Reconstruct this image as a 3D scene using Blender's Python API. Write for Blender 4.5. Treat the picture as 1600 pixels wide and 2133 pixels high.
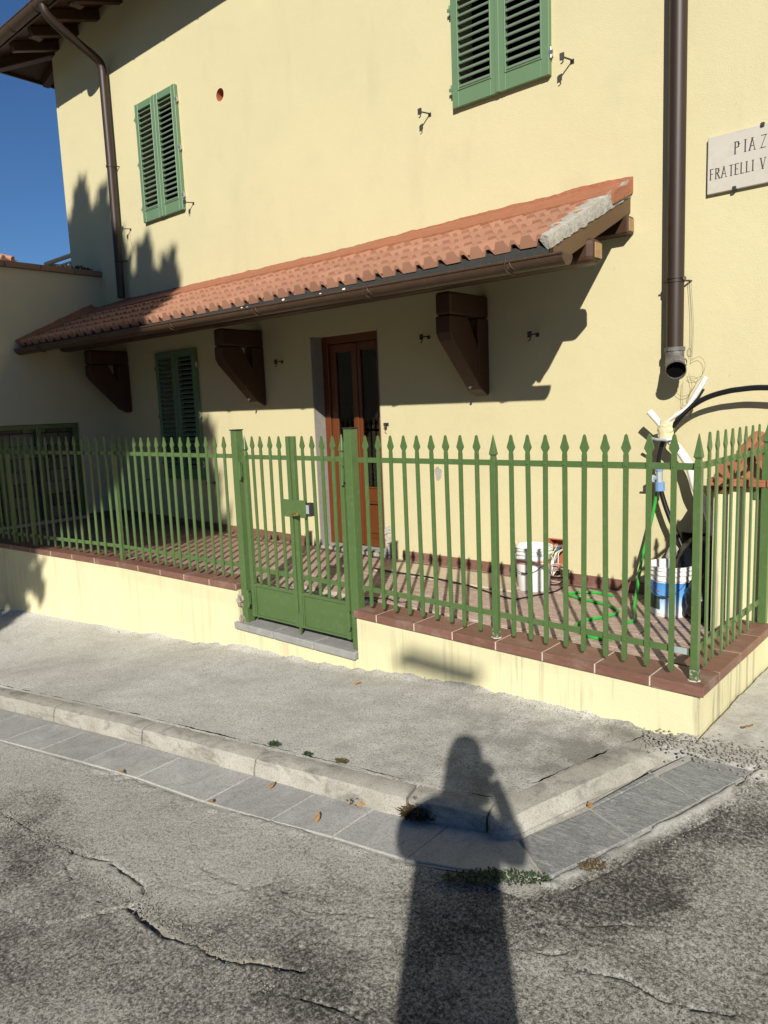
import bpy, bmesh, math, random
import numpy as np
from mathutils import Vector, Matrix, noise as mnoise
random.seed(7); rng = np.random.default_rng(7)
scene = bpy.context.scene
for o in list(bpy.data.objects): bpy.data.objects.remove(o)
COL = scene.collection
R_ = math.radians

# ------------------------------------------------------------------ camera, sky, sun, exposure
cam_d = bpy.data.cameras.new('camera'); cam = bpy.data.objects.new('camera', cam_d); COL.objects.link(cam)
Rm = Matrix(((0.7512251937195997, -0.06280605148267468, 0.657051069718409),
             (0.6588355632687279, 0.13161015721225744, -0.7406851335695506),
             (-0.039955085950700756, 0.9893099445652613, 0.14024772615251777)))
cam.matrix_world = Rm.to_4x4()
cam_d.sensor_fit = 'HORIZONTAL'; cam_d.sensor_width = 36.0; cam_d.lens = 36.0*1546.11/1600.0
cam_d.clip_start = 0.05; cam_d.clip_end = 2000
scene.camera = cam

SUN = Vector((-.68, 1.0, -.65)).normalized()      # travel direction of the light
to_sun = -SUN
elev = math.asin(to_sun.z); azim = math.atan2(to_sun.x, to_sun.y)
world = bpy.data.worlds.new('World'); scene.world = world; world.use_nodes = True
wn = world.node_tree; wn.nodes.clear()
sky = wn.nodes.new('ShaderNodeTexSky'); sky.sky_type = 'NISHITA'; sky.sun_disc = False
sky.sun_elevation = elev; sky.sun_rotation = azim; sky.altitude = 100
sky.air_density = 1.0; sky.dust_density = 0.0; sky.ozone_density = 6.0
bgn = wn.nodes.new('ShaderNodeBackground'); bgn.inputs['Strength'].default_value = 0.05
wo = wn.nodes.new('ShaderNodeOutputWorld')
tint = wn.nodes.new('ShaderNodeMix'); tint.data_type = 'RGBA'; tint.blend_type = 'MULTIPLY'; tint.inputs[0].default_value = 1.0
tint.inputs[7].default_value = (.84, 1.06, 1.26, 1)
wn.links.new(sky.outputs[0], tint.inputs[6]); wn.links.new(tint.outputs[2], bgn.inputs[0]); wn.links.new(bgn.outputs[0], wo.inputs[0])
sun_d = bpy.data.lights.new('sun', 'SUN'); sun_d.energy = 5.0; sun_d.angle = R_(0.53); sun_d.color = (1.0, 0.945, 0.85)
sun = bpy.data.objects.new('sun', sun_d); COL.objects.link(sun); sun.location = (6, -9, 12)
sun.rotation_euler = SUN.to_track_quat('-Z', 'Y').to_euler()
scene.view_settings.view_transform = 'Standard'; scene.view_settings.look = 'None'
scene.view_settings.exposure = 0.28; scene.view_settings.gamma = 1.0
scene.view_settings.use_curve_mapping = False
scene.render.engine = 'CYCLES'
scene.cycles.max_bounces = 6; scene.cycles.diffuse_bounces = 2

# ------------------------------------------------------------------ materials
def new_mat(name):
    m = bpy.data.materials.new(name); m.use_nodes = True
    return m, m.node_tree, m.node_tree.nodes['Principled BSDF']
def N(nt, t, **kw):
    n = nt.nodes.new(t)
    for k, v in kw.items():
        if k in n.inputs: n.inputs[k].default_value = v
        else: setattr(n, k, v)
    return n
def rgb(c): return (c[0], c[1], c[2], 1.0)
def mixc(nt, fac, a, b, blend='MIX'):
    n = nt.nodes.new('ShaderNodeMix'); n.data_type = 'RGBA'; n.blend_type = blend
    for sock, v in ((n.inputs[0], fac), (n.inputs[6], a), (n.inputs[7], b)):
        if isinstance(v, (int, float)): sock.default_value = v
        elif isinstance(v, tuple): sock.default_value = v if len(v) == 4 else rgb(v)
        else: nt.links.new(v, sock)
    return n.outputs[2]
def pos(nt, scale=(1, 1, 1)):
    g = nt.nodes.new('ShaderNodeNewGeometry'); m = nt.nodes.new('ShaderNodeMapping'); m.inputs['Scale'].default_value = scale
    nt.links.new(g.outputs['Position'], m.inputs['Vector']); return m.outputs[0]
def noise(nt, vec, scale, detail=4, rough=.55, dist=0):
    n = N(nt, 'ShaderNodeTexNoise', Scale=scale, Detail=detail, Roughness=rough, Distortion=dist); nt.links.new(vec, n.inputs['Vector']); return n.outputs[0]
def ramp(nt, fac, stops):
    r = nt.nodes.new('ShaderNodeValToRGB'); els = r.color_ramp.elements
    while len(els) > len(stops): els.remove(els[-1])
    while len(els) < len(stops): els.new(0.5)
    for e, (p, c) in zip(els, stops):
        e.position = p; e.color = rgb(c) if isinstance(c, tuple) else (c, c, c, 1)
    nt.links.new(fac, r.inputs[0]); return r.outputs[0]
def bump(nt, bsdf, h, strength, dist, prev=None):
    b = N(nt, 'ShaderNodeBump', Strength=strength, Distance=dist); nt.links.new(h, b.inputs['Height'])
    if prev is not None: nt.links.new(prev, b.inputs['Normal'])
    nt.links.new(b.outputs[0], bsdf.inputs['Normal']); return b.outputs[0]
def simple(name, col, rough=.6, var=.12, vscale=6, metal=0, bs=0, bstr=.2, bdist=.002, spec=.5, objvar=0.0, dirt=None, dirt_amt=.5, stretch=(1, 1, 1)):
    m, nt, b = new_mat(name)
    v = pos(nt, stretch)
    n = noise(nt, v, vscale, 5, .6)
    lo = tuple(max(0, c*(1-var)) for c in col); hi = tuple(c*(1+var) for c in col)
    c = mixc(nt, n, rgb(lo), rgb(hi))
    if objvar:
        oi = nt.nodes.new('ShaderNodeObjectInfo')
        f = ramp(nt, oi.outputs['Random'], [(0, 1-objvar), (1, 1+objvar)])
        # a darker to lighter factor for each separate piece
        mm = nt.nodes.new('ShaderNodeMapRange'); mm.inputs['To Min'].default_value = 1-objvar; mm.inputs['To Max'].default_value = 1+objvar
        nt.links.new(oi.outputs['Random'], mm.inputs[0])
        vm = nt.nodes.new('ShaderNodeVectorMath'); vm.operation = 'SCALE'
        nt.links.new(c, vm.inputs[0]); nt.links.new(mm.outputs[0], vm.inputs['Scale']); c = vm.outputs[0]
    if dirt:
        dn = noise(nt, v, vscale*2.7, 6, .65)
        f = ramp(nt, dn, [(.52, 0.0), (.68, dirt_amt)])
        c = mixc(nt, f, c, rgb(dirt))
    nt.links.new(c, b.inputs['Base Color'])
    b.inputs['Roughness'].default_value = rough; b.inputs['Metallic'].default_value = metal
    b.inputs['Specular IOR Level'].default_value = spec
    if bs:
        h = noise(nt, v, bs, 4, .6); bump(nt, b, h, bstr, bdist)
    return m

def stucco(name, col, streaks=False, stain=(.42, .37, .25)):
    m, nt, b = new_mat(name); v = pos(nt)
    big = noise(nt, v, .55, 5, .6); mid = noise(nt, v, 3.0, 5, .6)
    c = mixc(nt, ramp(nt, big, [(.3, 0.0), (.7, 1.0)]), rgb(tuple(x*.95 for x in col)), rgb(tuple(x*1.03 for x in col)))
    c = mixc(nt, ramp(nt, mid, [(.55, 0.0), (.8, .20)]), c, rgb(stain))
    st = noise(nt, pos(nt, (2.3, 2.3, .55)), 1.3, 5, .6)
    c = mixc(nt, ramp(nt, st, [(.57, 0.0), (.74, .20)]), c, rgb(stain))
    sp = noise(nt, v, 26, 2, .5)
    c = mixc(nt, ramp(nt, sp, [(.76, 0.0), (.79, .35)]), c, rgb((.36, .32, .24)))
    if streaks:
        s1 = noise(nt, pos(nt, (26, 26, .9)), 1.0, 4, .7)
        s2 = noise(nt, pos(nt, (5, 5, .8)), 1.0, 3, .6)
        f = mixc(nt, 1.0, ramp(nt, s1, [(.50, 0.0), (.60, 1.0)]), ramp(nt, s2, [(.44, 0.0), (.58, .8)]), 'MULTIPLY')
        # run-off stains gather at the outer corner of the low wall
        sx = nt.nodes.new('ShaderNodeSeparateXYZ'); nt.links.new(pos(nt), sx.inputs[0])
        mr = nt.nodes.new('ShaderNodeMapRange'); mr.inputs['From Min'].default_value = -2.4; mr.inputs['From Max'].default_value = -1.15
        mr.inputs['To Min'].default_value = .35; mr.inputs['To Max'].default_value = 1.0
        nt.links.new(sx.outputs[0], mr.inputs[0])
        ff = nt.nodes.new('ShaderNodeMath'); ff.operation = 'MULTIPLY'
        nt.links.new(f, ff.inputs[0]); nt.links.new(mr.outputs[0], ff.inputs[1])
        c = mixc(nt, ff.outputs[0], c, rgb((.30, .27, .20)))
    nt.links.new(c, b.inputs['Base Color']); b.inputs['Roughness'].default_value = .92; b.inputs['Specular IOR Level'].default_value = .15
    n1 = bump(nt, b, noise(nt, v, 6, 4, .6), .35, .01)
    bump(nt, b, noise(nt, v, 110, 3, .65), .6, .003, n1)
    return m

M = {}
M['stucco'] = stucco('yellow_stucco', (.585, .528, .318))
M['stucco_low'] = stucco('pale_yellow_stucco', (.69, .642, .40), True)
M['stucco_annex'] = stucco('annex_stucco', (.56, .49, .33))
M['fence'] = simple('green_fence_paint', (.078, .138, .044), .34, .10, 9, bs=60, bstr=.12, bdist=.001, dirt=(.30, .32, .26), dirt_amt=.10)
M['fence_worn'] = simple('worn_green_paint', (.08, .13, .045), .5, .2, 20, dirt=(.55, .56, .50), dirt_amt=.9)
M['zinc'] = simple('bare_zinc', (.42, .47, .50), .5, .25, 30, metal=.3)
M['shutter'] = simple('green_shutter_paint', (.120, .205, .108), .45, .08, 5, bs=40, bstr=.1, bdist=.001)
M['slat'] = simple('pale_green_slat', (.155, .215, .145), .5, .06, 8)
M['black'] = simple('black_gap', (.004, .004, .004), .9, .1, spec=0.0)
M['dark_iron'] = simple('dark_iron', (.03, .028, .025), .6, .3, 20)
M['steel'] = simple('bright_steel', (.62, .60, .56), .3, .1, 10, metal=.9)
M['brass'] = simple('brass', (.62, .45, .18), .3, .15, 30, metal=.9)
M['brown_pipe'] = simple('brown_painted_metal', (.030, .017, .011), .5, .18, 3, bs=20, bstr=.05, bdist=.001)
M['brown_gutter'] = simple('weathered_brown_gutter', (.060, .034, .019), .5, .35, 14, dirt=(.11, .075, .04), dirt_amt=.5, bs=40, bstr=.1, bdist=.001)
M['grey_pvc'] = simple('grey_pvc', (.11, .105, .10), .45, .2, 14, dirt=(.35, .33, .28), dirt_amt=.5)
M['membrane'] = simple('black_slate_membrane', (.024, .026, .024), .85, .3, 60, bs=300, bstr=.6, bdist=.002, dirt=(.20, .20, .18), dirt_amt=.25)
M['mortar'] = simple('grey_mortar', (.36, .345, .30), .9, .22, 14, bs=45, bstr=.9, bdist=.012, dirt=(.30, .22, .14), dirt_amt=.5)
M['flashing'] = simple('terracotta_coloured_mortar', (.33, .125, .062), .85, .2, 8, bs=34, bstr=.8, bdist=.012)
M['chip'] = simple('white_chip', (.75, .74, .7), .8, .1)
M['tileroof'] = simple('terracotta_roof_tile', (.385, .192, .120), .8, .12, 10, bs=120, bstr=.25, bdist=.001, objvar=.10, dirt=(.36, .18, .12), dirt_amt=.4)
M['wood_dark'] = simple('dark_stained_timber', (.045, .015, .006), .55, .35, 4, bs=20, bstr=.25, bdist=.003, stretch=(1, 1, .25))
M['wood_beam'] = simple('brown_stained_beam', (.055, .024, .011), .5, .35, 5, bs=26, bstr=.3, bdist=.003, stretch=(.35, 1, 1))
M['wood_end'] = simple('end_grain', (.33, .21, .10), .8, .4, 22, bs=60, bstr=.4, bdist=.003)
M['wood_fascia'] = simple('brown_fascia_board', (.115, .066, .030), .6, .15, 6, bs=40, bstr=.2, bdist=.001, stretch=(1, .3, 1))
M['pier_tile'] = simple('red_hood_tile', (.36, .115, .062), .75, .12, 8, objvar=.12)

def wood_door():
    m, nt, b = new_mat('varnished_door_wood'); v = pos(nt, (9, 9, .7))
    w = N(nt, 'ShaderNodeTexWave', Scale=2.2, Distortion=5.0, Detail=4.0); w.inputs['Detail Scale'].default_value = 1.6; nt.links.new(v, w.inputs['Vector'])
    c = ramp(nt, w.outputs[1], [(0, (.055, .014, .005)), (.5, (.115, .031, .009)), (1, (.175, .050, .014))])
    c = mixc(nt, noise(nt, pos(nt), 3, 4), c, rgb((.13, .037, .01)))
    nt.links.new(c, b.inputs['Base Color']); b.inputs['Roughness'].default_value = .35
    bump(nt, b, w.outputs[1], .15, .002); return m
M['door'] = wood_door()
M['grit_bed'] = simple('slab_bedding', (.34, .325, .285), .95, .3, 20, bs=60, bstr=.8, bdist=.006)
M['reveal'] = simple('bare_render', (.27, .255, .225), .95, .2, 8, dirt=(.18, .17, .15), dirt_amt=.5)
M['grit'] = simple('loose_grit', (.24, .225, .19), .9, .5, 40)

def captile():
    m, nt, b = new_mat('brown_klinker_tile'); v = pos(nt); vs = pos(nt, (2, 9, 9))
    n = noise(nt, vs, 5, 6, .65, .6)
    c = ramp(nt, n, [(.3, (.135, .060, .042)), (.55, (.175, .084, .060)), (.75, (.22, .122, .092))])
    oi = nt.nodes.new('ShaderNodeObjectInfo')
    c = mixc(nt, oi.outputs['Random'], c, mixc(nt, .22, c, rgb((.33, .18, .13))))
    dn = noise(nt, v, 5, 6, .7)
    c = mixc(nt, ramp(nt, dn, [(.53, 0.0), (.75, .45)]), c, rgb((.40, .33, .28)))
    nt.links.new(c, b.inputs['Base Color']); b.inputs['Roughness'].default_value = .55
    bump(nt, b, noise(nt, v, 60, 4, .7), .25, .002); return m
M['cap'] = captile()
def floortile():
    m, nt, b = new_mat('dusty_terrace_tile'); v = pos(nt); vs = pos(nt, (2.2, 8, 8))
    n = noise(nt, vs, 6, 6, .7, .8)
    c = ramp(nt, n, [(.32, (.22, .125, .095)), (.48, (.37, .265, .215)), (.62, (.52, .425, .365))])
    oi = nt.nodes.new('ShaderNodeObjectInfo')
    c = mixc(nt, oi.outputs['Random'], c, mixc(nt, .3, c, rgb((.42, .30, .24))))
    # darker and redder towards the far left of the terrace
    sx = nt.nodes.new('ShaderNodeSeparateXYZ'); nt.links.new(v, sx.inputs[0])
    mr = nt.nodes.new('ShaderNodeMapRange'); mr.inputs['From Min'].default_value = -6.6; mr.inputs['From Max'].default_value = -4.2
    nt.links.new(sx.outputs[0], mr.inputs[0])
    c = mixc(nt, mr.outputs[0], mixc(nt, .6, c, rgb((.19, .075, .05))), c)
    w = noise(nt, v, 2.3, 6, .7, .5)
    c = mixc(nt, ramp(nt, w, [(.60, 0.0), (.72, .55)]), c, rgb((.50, .47, .43)))
    nt.links.new(c, b.inputs['Base Color']); b.inputs['Roughness'].default_value = .6
    bump(nt, b, noise(nt, v, 70, 4, .7), .3, .002); return m
M['floor_tile'] = floortile()
M['grout'] = simple('floor_grout_and_screed', (.60, .52, .44), .9, .25, 9, bs=50, bstr=.8, bdist=.006, dirt=(.20, .19, .18), dirt_amt=.6)
M['cap_grout'] = simple('white_joint', (.62, .52, .45), .9, .12, 30)
M['marble'] = simple('old_white_marble', (.50, .47, .405), .6, .10, 5, dirt=(.42, .36, .27), dirt_amt=.35)
M['letter'] = simple('incised_black_letter', (.035, .032, .03), .7, .2, 30)
M['stone_step'] = simple('grey_stone', (.27, .27, .255), .75, .25, 9, bs=35, bstr=.5, bdist=.005, dirt=(.42, .41, .38), dirt_amt=.5)
M['rubble'] = simple('broken_masonry', (.36, .30, .23), .95, .5, 18, bs=50, bstr=1, bdist=.01, dirt=(.12, .11, .10), dirt_amt=.9, objvar=.3)
M['white_plastic'] = simple('white_plastic', (.80, .79, .76), .45, .06, 12, dirt=(.52, .50, .46), dirt_amt=.25)
M['orange_band'] = simple('faded_orange_print', (.62, .22, .10), .6, .35, 30)
M['black_rubber'] = simple('black_polyethylene', (.010, .011, .014), .28, .2, 20)
M['white_conduit'] = simple('white_corrugated_conduit', (.82, .80, .74), .5, .08, 20)
M['tape'] = simple('yellowed_tape', (.66, .58, .36), .6, .15, 25)
M['hose'] = simple('green_garden_hose', (.030, .36, .045), .35, .15, 18)
M['blue_fit'] = simple('pale_blue_fitting', (.16, .30, .52), .4, .15, 20)
M['wire_a'] = simple('white_wire', (.72, .71, .66), .5, .1)
M['wire_b'] = simple('yellow_wire', (.62, .60, .16), .5, .1)
M['wire_c'] = simple('blue_wire', (.05, .17, .34), .5, .1)
M['wire_d'] = simple('black_wire', (.012, .012, .014), .5, .1)
M['wire_e'] = simple('pinkish_wire', (.46, .31, .27), .5, .1)
M['thin_wire'] = simple('rusty_thin_wire', (.22, .18, .12), .7, .2)
M['terracotta'] = simple('terracotta_pipe', (.42, .12, .055), .8, .2, 20)
M['sheet'] = simple('beige_cement_board', (.52, .44, .31), .9, .18, 8, dirt=(.36, .27, .2), dirt_amt=.5, bs=30, bstr=.3, bdist=.003)
M['bag'] = simple('black_bin_bag', (.008, .009, .011), .3, .3, 8, bs=7, bstr=.8, bdist=.03)
M['sack'] = simple('pale_sack', (.34, .33, .27), .75, .25, 10, bs=18, bstr=.9, bdist=.03)
M['block'] = simple('stacked_block', (.21, .165, .12), .9, .3, 6, bs=30, bstr=.6, bdist=.01, objvar=.45)
M['leaf_dry'] = simple('dry_leaf', (.36, .19, .07), .7, .3, 40, objvar=.3)
M['weed'] = simple('weed_green', (.035, .065, .02), .7, .4, 30)
M['weed_dry'] = simple('weed_brown', (.13, .09, .035), .8, .4, 30)
M['foliage'] = simple('conifer_foliage', (.045, .075, .025), .8, .4, 2)
M['bark'] = simple('bark', (.10, .07, .05), .9, .3, 6)
M['coping'] = simple('brown_coping_tile', (.27, .16, .11), .8, .2, 5, objvar=.1)
M['cloth'] = simple('dark_cloth', (.05, .05, .07), .9, .2)
M['skin'] = simple('skin', (.52, .32, .24), .5, .05)
M['hair'] = simple('brown_hair', (.06, .035, .02), .6, .2)
M['far_wall'] = simple('far_brown_wall', (.30, .24, .18), .9, .06, 1)
M['far_roof'] = simple('far_roof', (.32, .16, .10), .9, .15, 3)

def glass_mat():
    m, nt, b = new_mat('door_glass')
    b.inputs['Base Color'].default_value = rgb((.02, .015, .012)); b.inputs['Roughness'].default_value = .03
    tr = nt.nodes.new('ShaderNodeBsdfTransparent'); tr.inputs[0].default_value = rgb((.8, .8, .78))
    gl = N(nt, 'ShaderNodeBsdfGlossy', Roughness=.02)
    fr = N(nt, 'ShaderNodeFresnel', IOR=1.6)
    mx = nt.nodes.new('ShaderNodeMixShader'); nt.links.new(fr.outputs[0], mx.inputs[0]); nt.links.new(tr.outputs[0], mx.inputs[1]); nt.links.new(gl.outputs[0], mx.inputs[2])
    nt.links.new(mx.outputs[0], nt.nodes['Material Output'].inputs[0]); return m
M['glass'] = glass_mat()

def bucket_label():
    m, nt, b = new_mat('blue_printed_label')
    sx = nt.nodes.new('ShaderNodeSeparateXYZ'); nt.links.new(pos(nt), sx.inputs[0])
    mr = nt.nodes.new('ShaderNodeMapRange'); mr.inputs['From Min'].default_value = -1.385; mr.inputs['From Max'].default_value = -1.17; nt.links.new(sx.outputs[2], mr.inputs[0])
    c = ramp(nt, mr.outputs[0], [(0, (.78, .82, .86)), (.25, (.55, .70, .86)), (.6, (.12, .36, .72)), (1, (.06, .25, .62))])
    nt.links.new(c, b.inputs['Base Color']); b.inputs['Roughness'].default_value = .4; return m
M['label'] = bucket_label()
M['label_dark'] = simple('dark_photo_print', (.06, .08, .06), .4, .8, 40)
M['label_red'] = simple('red_print', (.50, .10, .08), .4, .3, 30)

def pavement_mat():
    m, nt, b = new_mat('old_concrete_paving'); v = pos(nt)
    big = noise(nt, v, 1.1, 6, .6, .4); mid = noise(nt, v, 7, 6, .65); fine = noise(nt, v, 120, 3, .75)
    c = ramp(nt, big, [(.30, (.43, .415, .37)), (.5, (.56, .545, .495)), (.72, (.64, .625, .575))])
    c = mixc(nt, ramp(nt, mid, [(.50, 0.0), (.75, .30)]), c, rgb((.22, .21, .18)))
    c = mixc(nt, ramp(nt, noise(nt, v, 3.1, 6, .7), [(.57, 0.0), (.68, .5)]), c, rgb((.43, .42, .39)))
    c = mixc(nt, ramp(nt, fine, [(.38, .75), (.5, 0.0)]), c, rgb((.12, .115, .095)))
    # dark grime towards the kerb corner
    sx = nt.nodes.new('ShaderNodeSeparateXYZ'); nt.links.new(v, sx.inputs[0])
    mr = nt.nodes.new('ShaderNodeMapRange'); mr.inputs['From Min'].default_value = -3.2; mr.inputs['From Max'].default_value = -1.4; nt.links.new(sx.outputs[0], mr.inputs[0])
    gr = nt.nodes.new('ShaderNodeMath'); gr.operation = 'MULTIPLY'
    nt.links.new(mr.outputs[0], gr.inputs[0]); nt.links.new(ramp(nt, noise(nt, v, 2.2, 6, .7), [(.42, 0.0), (.62, .75)]), gr.inputs[1])
    c = mixc(nt, gr.outputs[0], c, rgb((.125, .115, .095)))
    nt.links.new(c, b.inputs['Base Color']); b.inputs['Roughness'].default_value = .95; b.inputs['Specular IOR Level'].default_value = .2
    n1 = bump(nt, b, mid, .35, .008); bump(nt, b, fine, .9, .005, n1); return m
M['pavement'] = pavement_mat()

def kerb_mat():
    m, nt, b = new_mat('weathered_kerb_stone'); v = pos(nt)
    c = ramp(nt, noise(nt, v, 4, 6, .65), [(.3, (.32, .305, .255)), (.55, (.44, .42, .365)), (.75, (.53, .51, .45))])
    c = mixc(nt, ramp(nt, noise(nt, pos(nt, (1, 1, 3)), 5, 6, .7, 1.0), [(.50, 0.0), (.64, .62)]), c, rgb((.14, .135, .118)))
    oi = nt.nodes.new('ShaderNodeObjectInfo'); c = mixc(nt, oi.outputs['Random'], c, mixc(nt, .2, c, rgb((.2, .19, .16))))
    vo = N(nt, 'ShaderNodeTexVoronoi', Scale=95); nt.links.new(v, vo.inputs['Vector'])
    pits = mixc(nt, 1.0, ramp(nt, vo.outputs[0], [(.10, 1.0), (.2, 0.0)]), ramp(nt, noise(nt, v, 12, 3), [(.45, 0.0), (.6, .8)]), 'MULTIPLY')
    c = mixc(nt, pits, c, rgb((.09, .085, .075)))
    nt.links.new(c, b.inputs['Base Color']); b.inputs['Roughness'].default_value = .95; b.inputs['Specular IOR Level'].default_value = .2
    g_ = noise(nt, v, 120, 4, .8); c2 = mixc(nt, ramp(nt, g_, [(.36, .55), (.5, 0.0)]), c, rgb((.15, .14, .12))); nt.links.new(c2, b.inputs['Base Color'])
    n1 = bump(nt, b, noise(nt, v, 22, 5, .65), .5, .008); bump(nt, b, g_, .8, .004, n1); return m
M['kerb'] = kerb_mat()

def slab_mat():
    m, nt, b = new_mat('grey_slate_slab'); v = pos(nt)  # neutral grey slate
    oi = nt.nodes.new('ShaderNodeObjectInfo')
    n = noise(nt, pos(nt, (2, 1.6, 2)), 3.2, 9, .78, .9); fn = noise(nt, v, 110, 4, .8)
    c = ramp(nt, n, [(.30, (.29, .287, .268)), (.5, (.41, .405, .38)), (.70, (.52, .51, .475))])
    c = mixc(nt, oi.outputs['Random'], c, mixc(nt, .32, c, rgb((.17, .172, .17))))
    c = mixc(nt, ramp(nt, fn, [(.36, .6), (.50, 0.0)]), c, rgb((.11, .108, .10)))
    c = mixc(nt, ramp(nt, noise(nt, v, 3, 6, .65), [(.56, 0.0), (.72, .5)]), c, rgb((.42, .41, .36)))
    scr = noise(nt, pos(nt, (12, 70, 20)), 1.0, 4, .7, 1.8)
    c = mixc(nt, ramp(nt, scr, [(.60, 0.0), (.70, .35)]), c, rgb((.45, .45, .43)))
    nt.links.new(c, b.inputs['Base Color']); b.inputs['Roughness'].default_value = .8
    n1 = bump(nt, b, n, .5, .006); bump(nt, b, noise(nt, v, 60, 5, .7), .6, .004, n1); return m
M['slab'] = slab_mat()
def slab_dark():
    m, nt, b = new_mat('dark_slate_slab'); v = pos(nt)
    sw = noise(nt, pos(nt, (5, 24, 10)), 2.2, 7, .75, 1.6); fn = noise(nt, v, 110, 4, .8)
    c = ramp(nt, sw, [(.32, (.13, .135, .133)), (.5, (.225, .23, .225)), (.62, (.34, .342, .33)), (.75, (.48, .475, .45))])
    oi = nt.nodes.new('ShaderNodeObjectInfo'); c = mixc(nt, oi.outputs['Random'], c, mixc(nt, .25, c, rgb((.30, .30, .28))))
    c = mixc(nt, ramp(nt, fn, [(.36, .6), (.50, 0.0)]), c, rgb((.07, .07, .066)))
    nt.links.new(c, b.inputs['Base Color']); b.inputs['Roughness'].default_value = .8
    n1 = bump(nt, b, sw, .6, .008); bump(nt, b, fn, .7, .004, n1); return m
M['slab_dark'] = slab_dark()

def asphalt_mat():
    m, nt, b = new_mat('worn_asphalt'); v = pos(nt)
    big = noise(nt, v, .9, 6, .62, .4); mid = noise(nt, v, 5.5, 6, .7); fine = noise(nt, v, 75, 6, .85); grain = noise(nt, v, 190, 3, .8)
    at = nt.nodes.new('ShaderNodeAttribute'); at.attribute_name = 'dust'
    def madd(x, k, y):
        n = nt.nodes.new('ShaderNodeMath'); n.operation = 'MULTIPLY_ADD'; nt.links.new(x, n.inputs[0]); n.inputs[1].default_value = k
        if isinstance(y, float): n.inputs[2].default_value = y
        else: nt.links.new(y, n.inputs[2])
        return n.outputs[0]
    # share of pale grains grows with dust; patches from the larger noises
    f = madd(at.outputs['Fac'], .18, madd(mid, .20, madd(big, .08, fine)))
    c = ramp(nt, f, [(.57, (.034, .032, .028)), (.635, (.105, .10, .088)), (.70, (.25, .24, .212)), (.81, (.52, .50, .45))])
    c = mixc(nt, ramp(nt, grain, [(.38, .85), (.49, 0.0)]), c, rgb((.03, .028, .025)))
    c = mixc(nt, ramp(nt, grain, [(.60, 0.0), (.70, .35)]), c, rgb((.50, .48, .44)))
    at2 = nt.nodes.new('ShaderNodeAttribute'); at2.attribute_name = 'fill'
    c = mixc(nt, at2.outputs['Fac'], c, mixc(nt, grain, rgb((.14, .125, .09)), rgb((.50, .46, .37))))
    at3 = nt.nodes.new('ShaderNodeAttribute'); at3.attribute_name = 'conc'
    cc = ramp(nt, big, [(.30, (.40, .39, .345)), (.5, (.52, .505, .46)), (.72, (.60, .585, .535))])
    cc = mixc(nt, ramp(nt, mid, [(.5, 0.0), (.7, .45)]), cc, rgb((.19, .18, .15))); cc = mixc(nt, ramp(nt, fine, [(.36, .6), (.48, 0.0)]), cc, rgb((.16, .15, .13)))
    c = mixc(nt, at3.outputs['Fac'], c, cc)
    nt.links.new(c, b.inputs['Base Color']); b.inputs['Roughness'].default_value = .9; b.inputs['Specular IOR Level'].default_value = .25
    n0 = bump(nt, b, mid, .4, .012)
    n1 = bump(nt, b, fine, .9, .007, n0); bump(nt, b, grain, .7, .003, n1); return m
M['asphalt'] = asphalt_mat()

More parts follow.
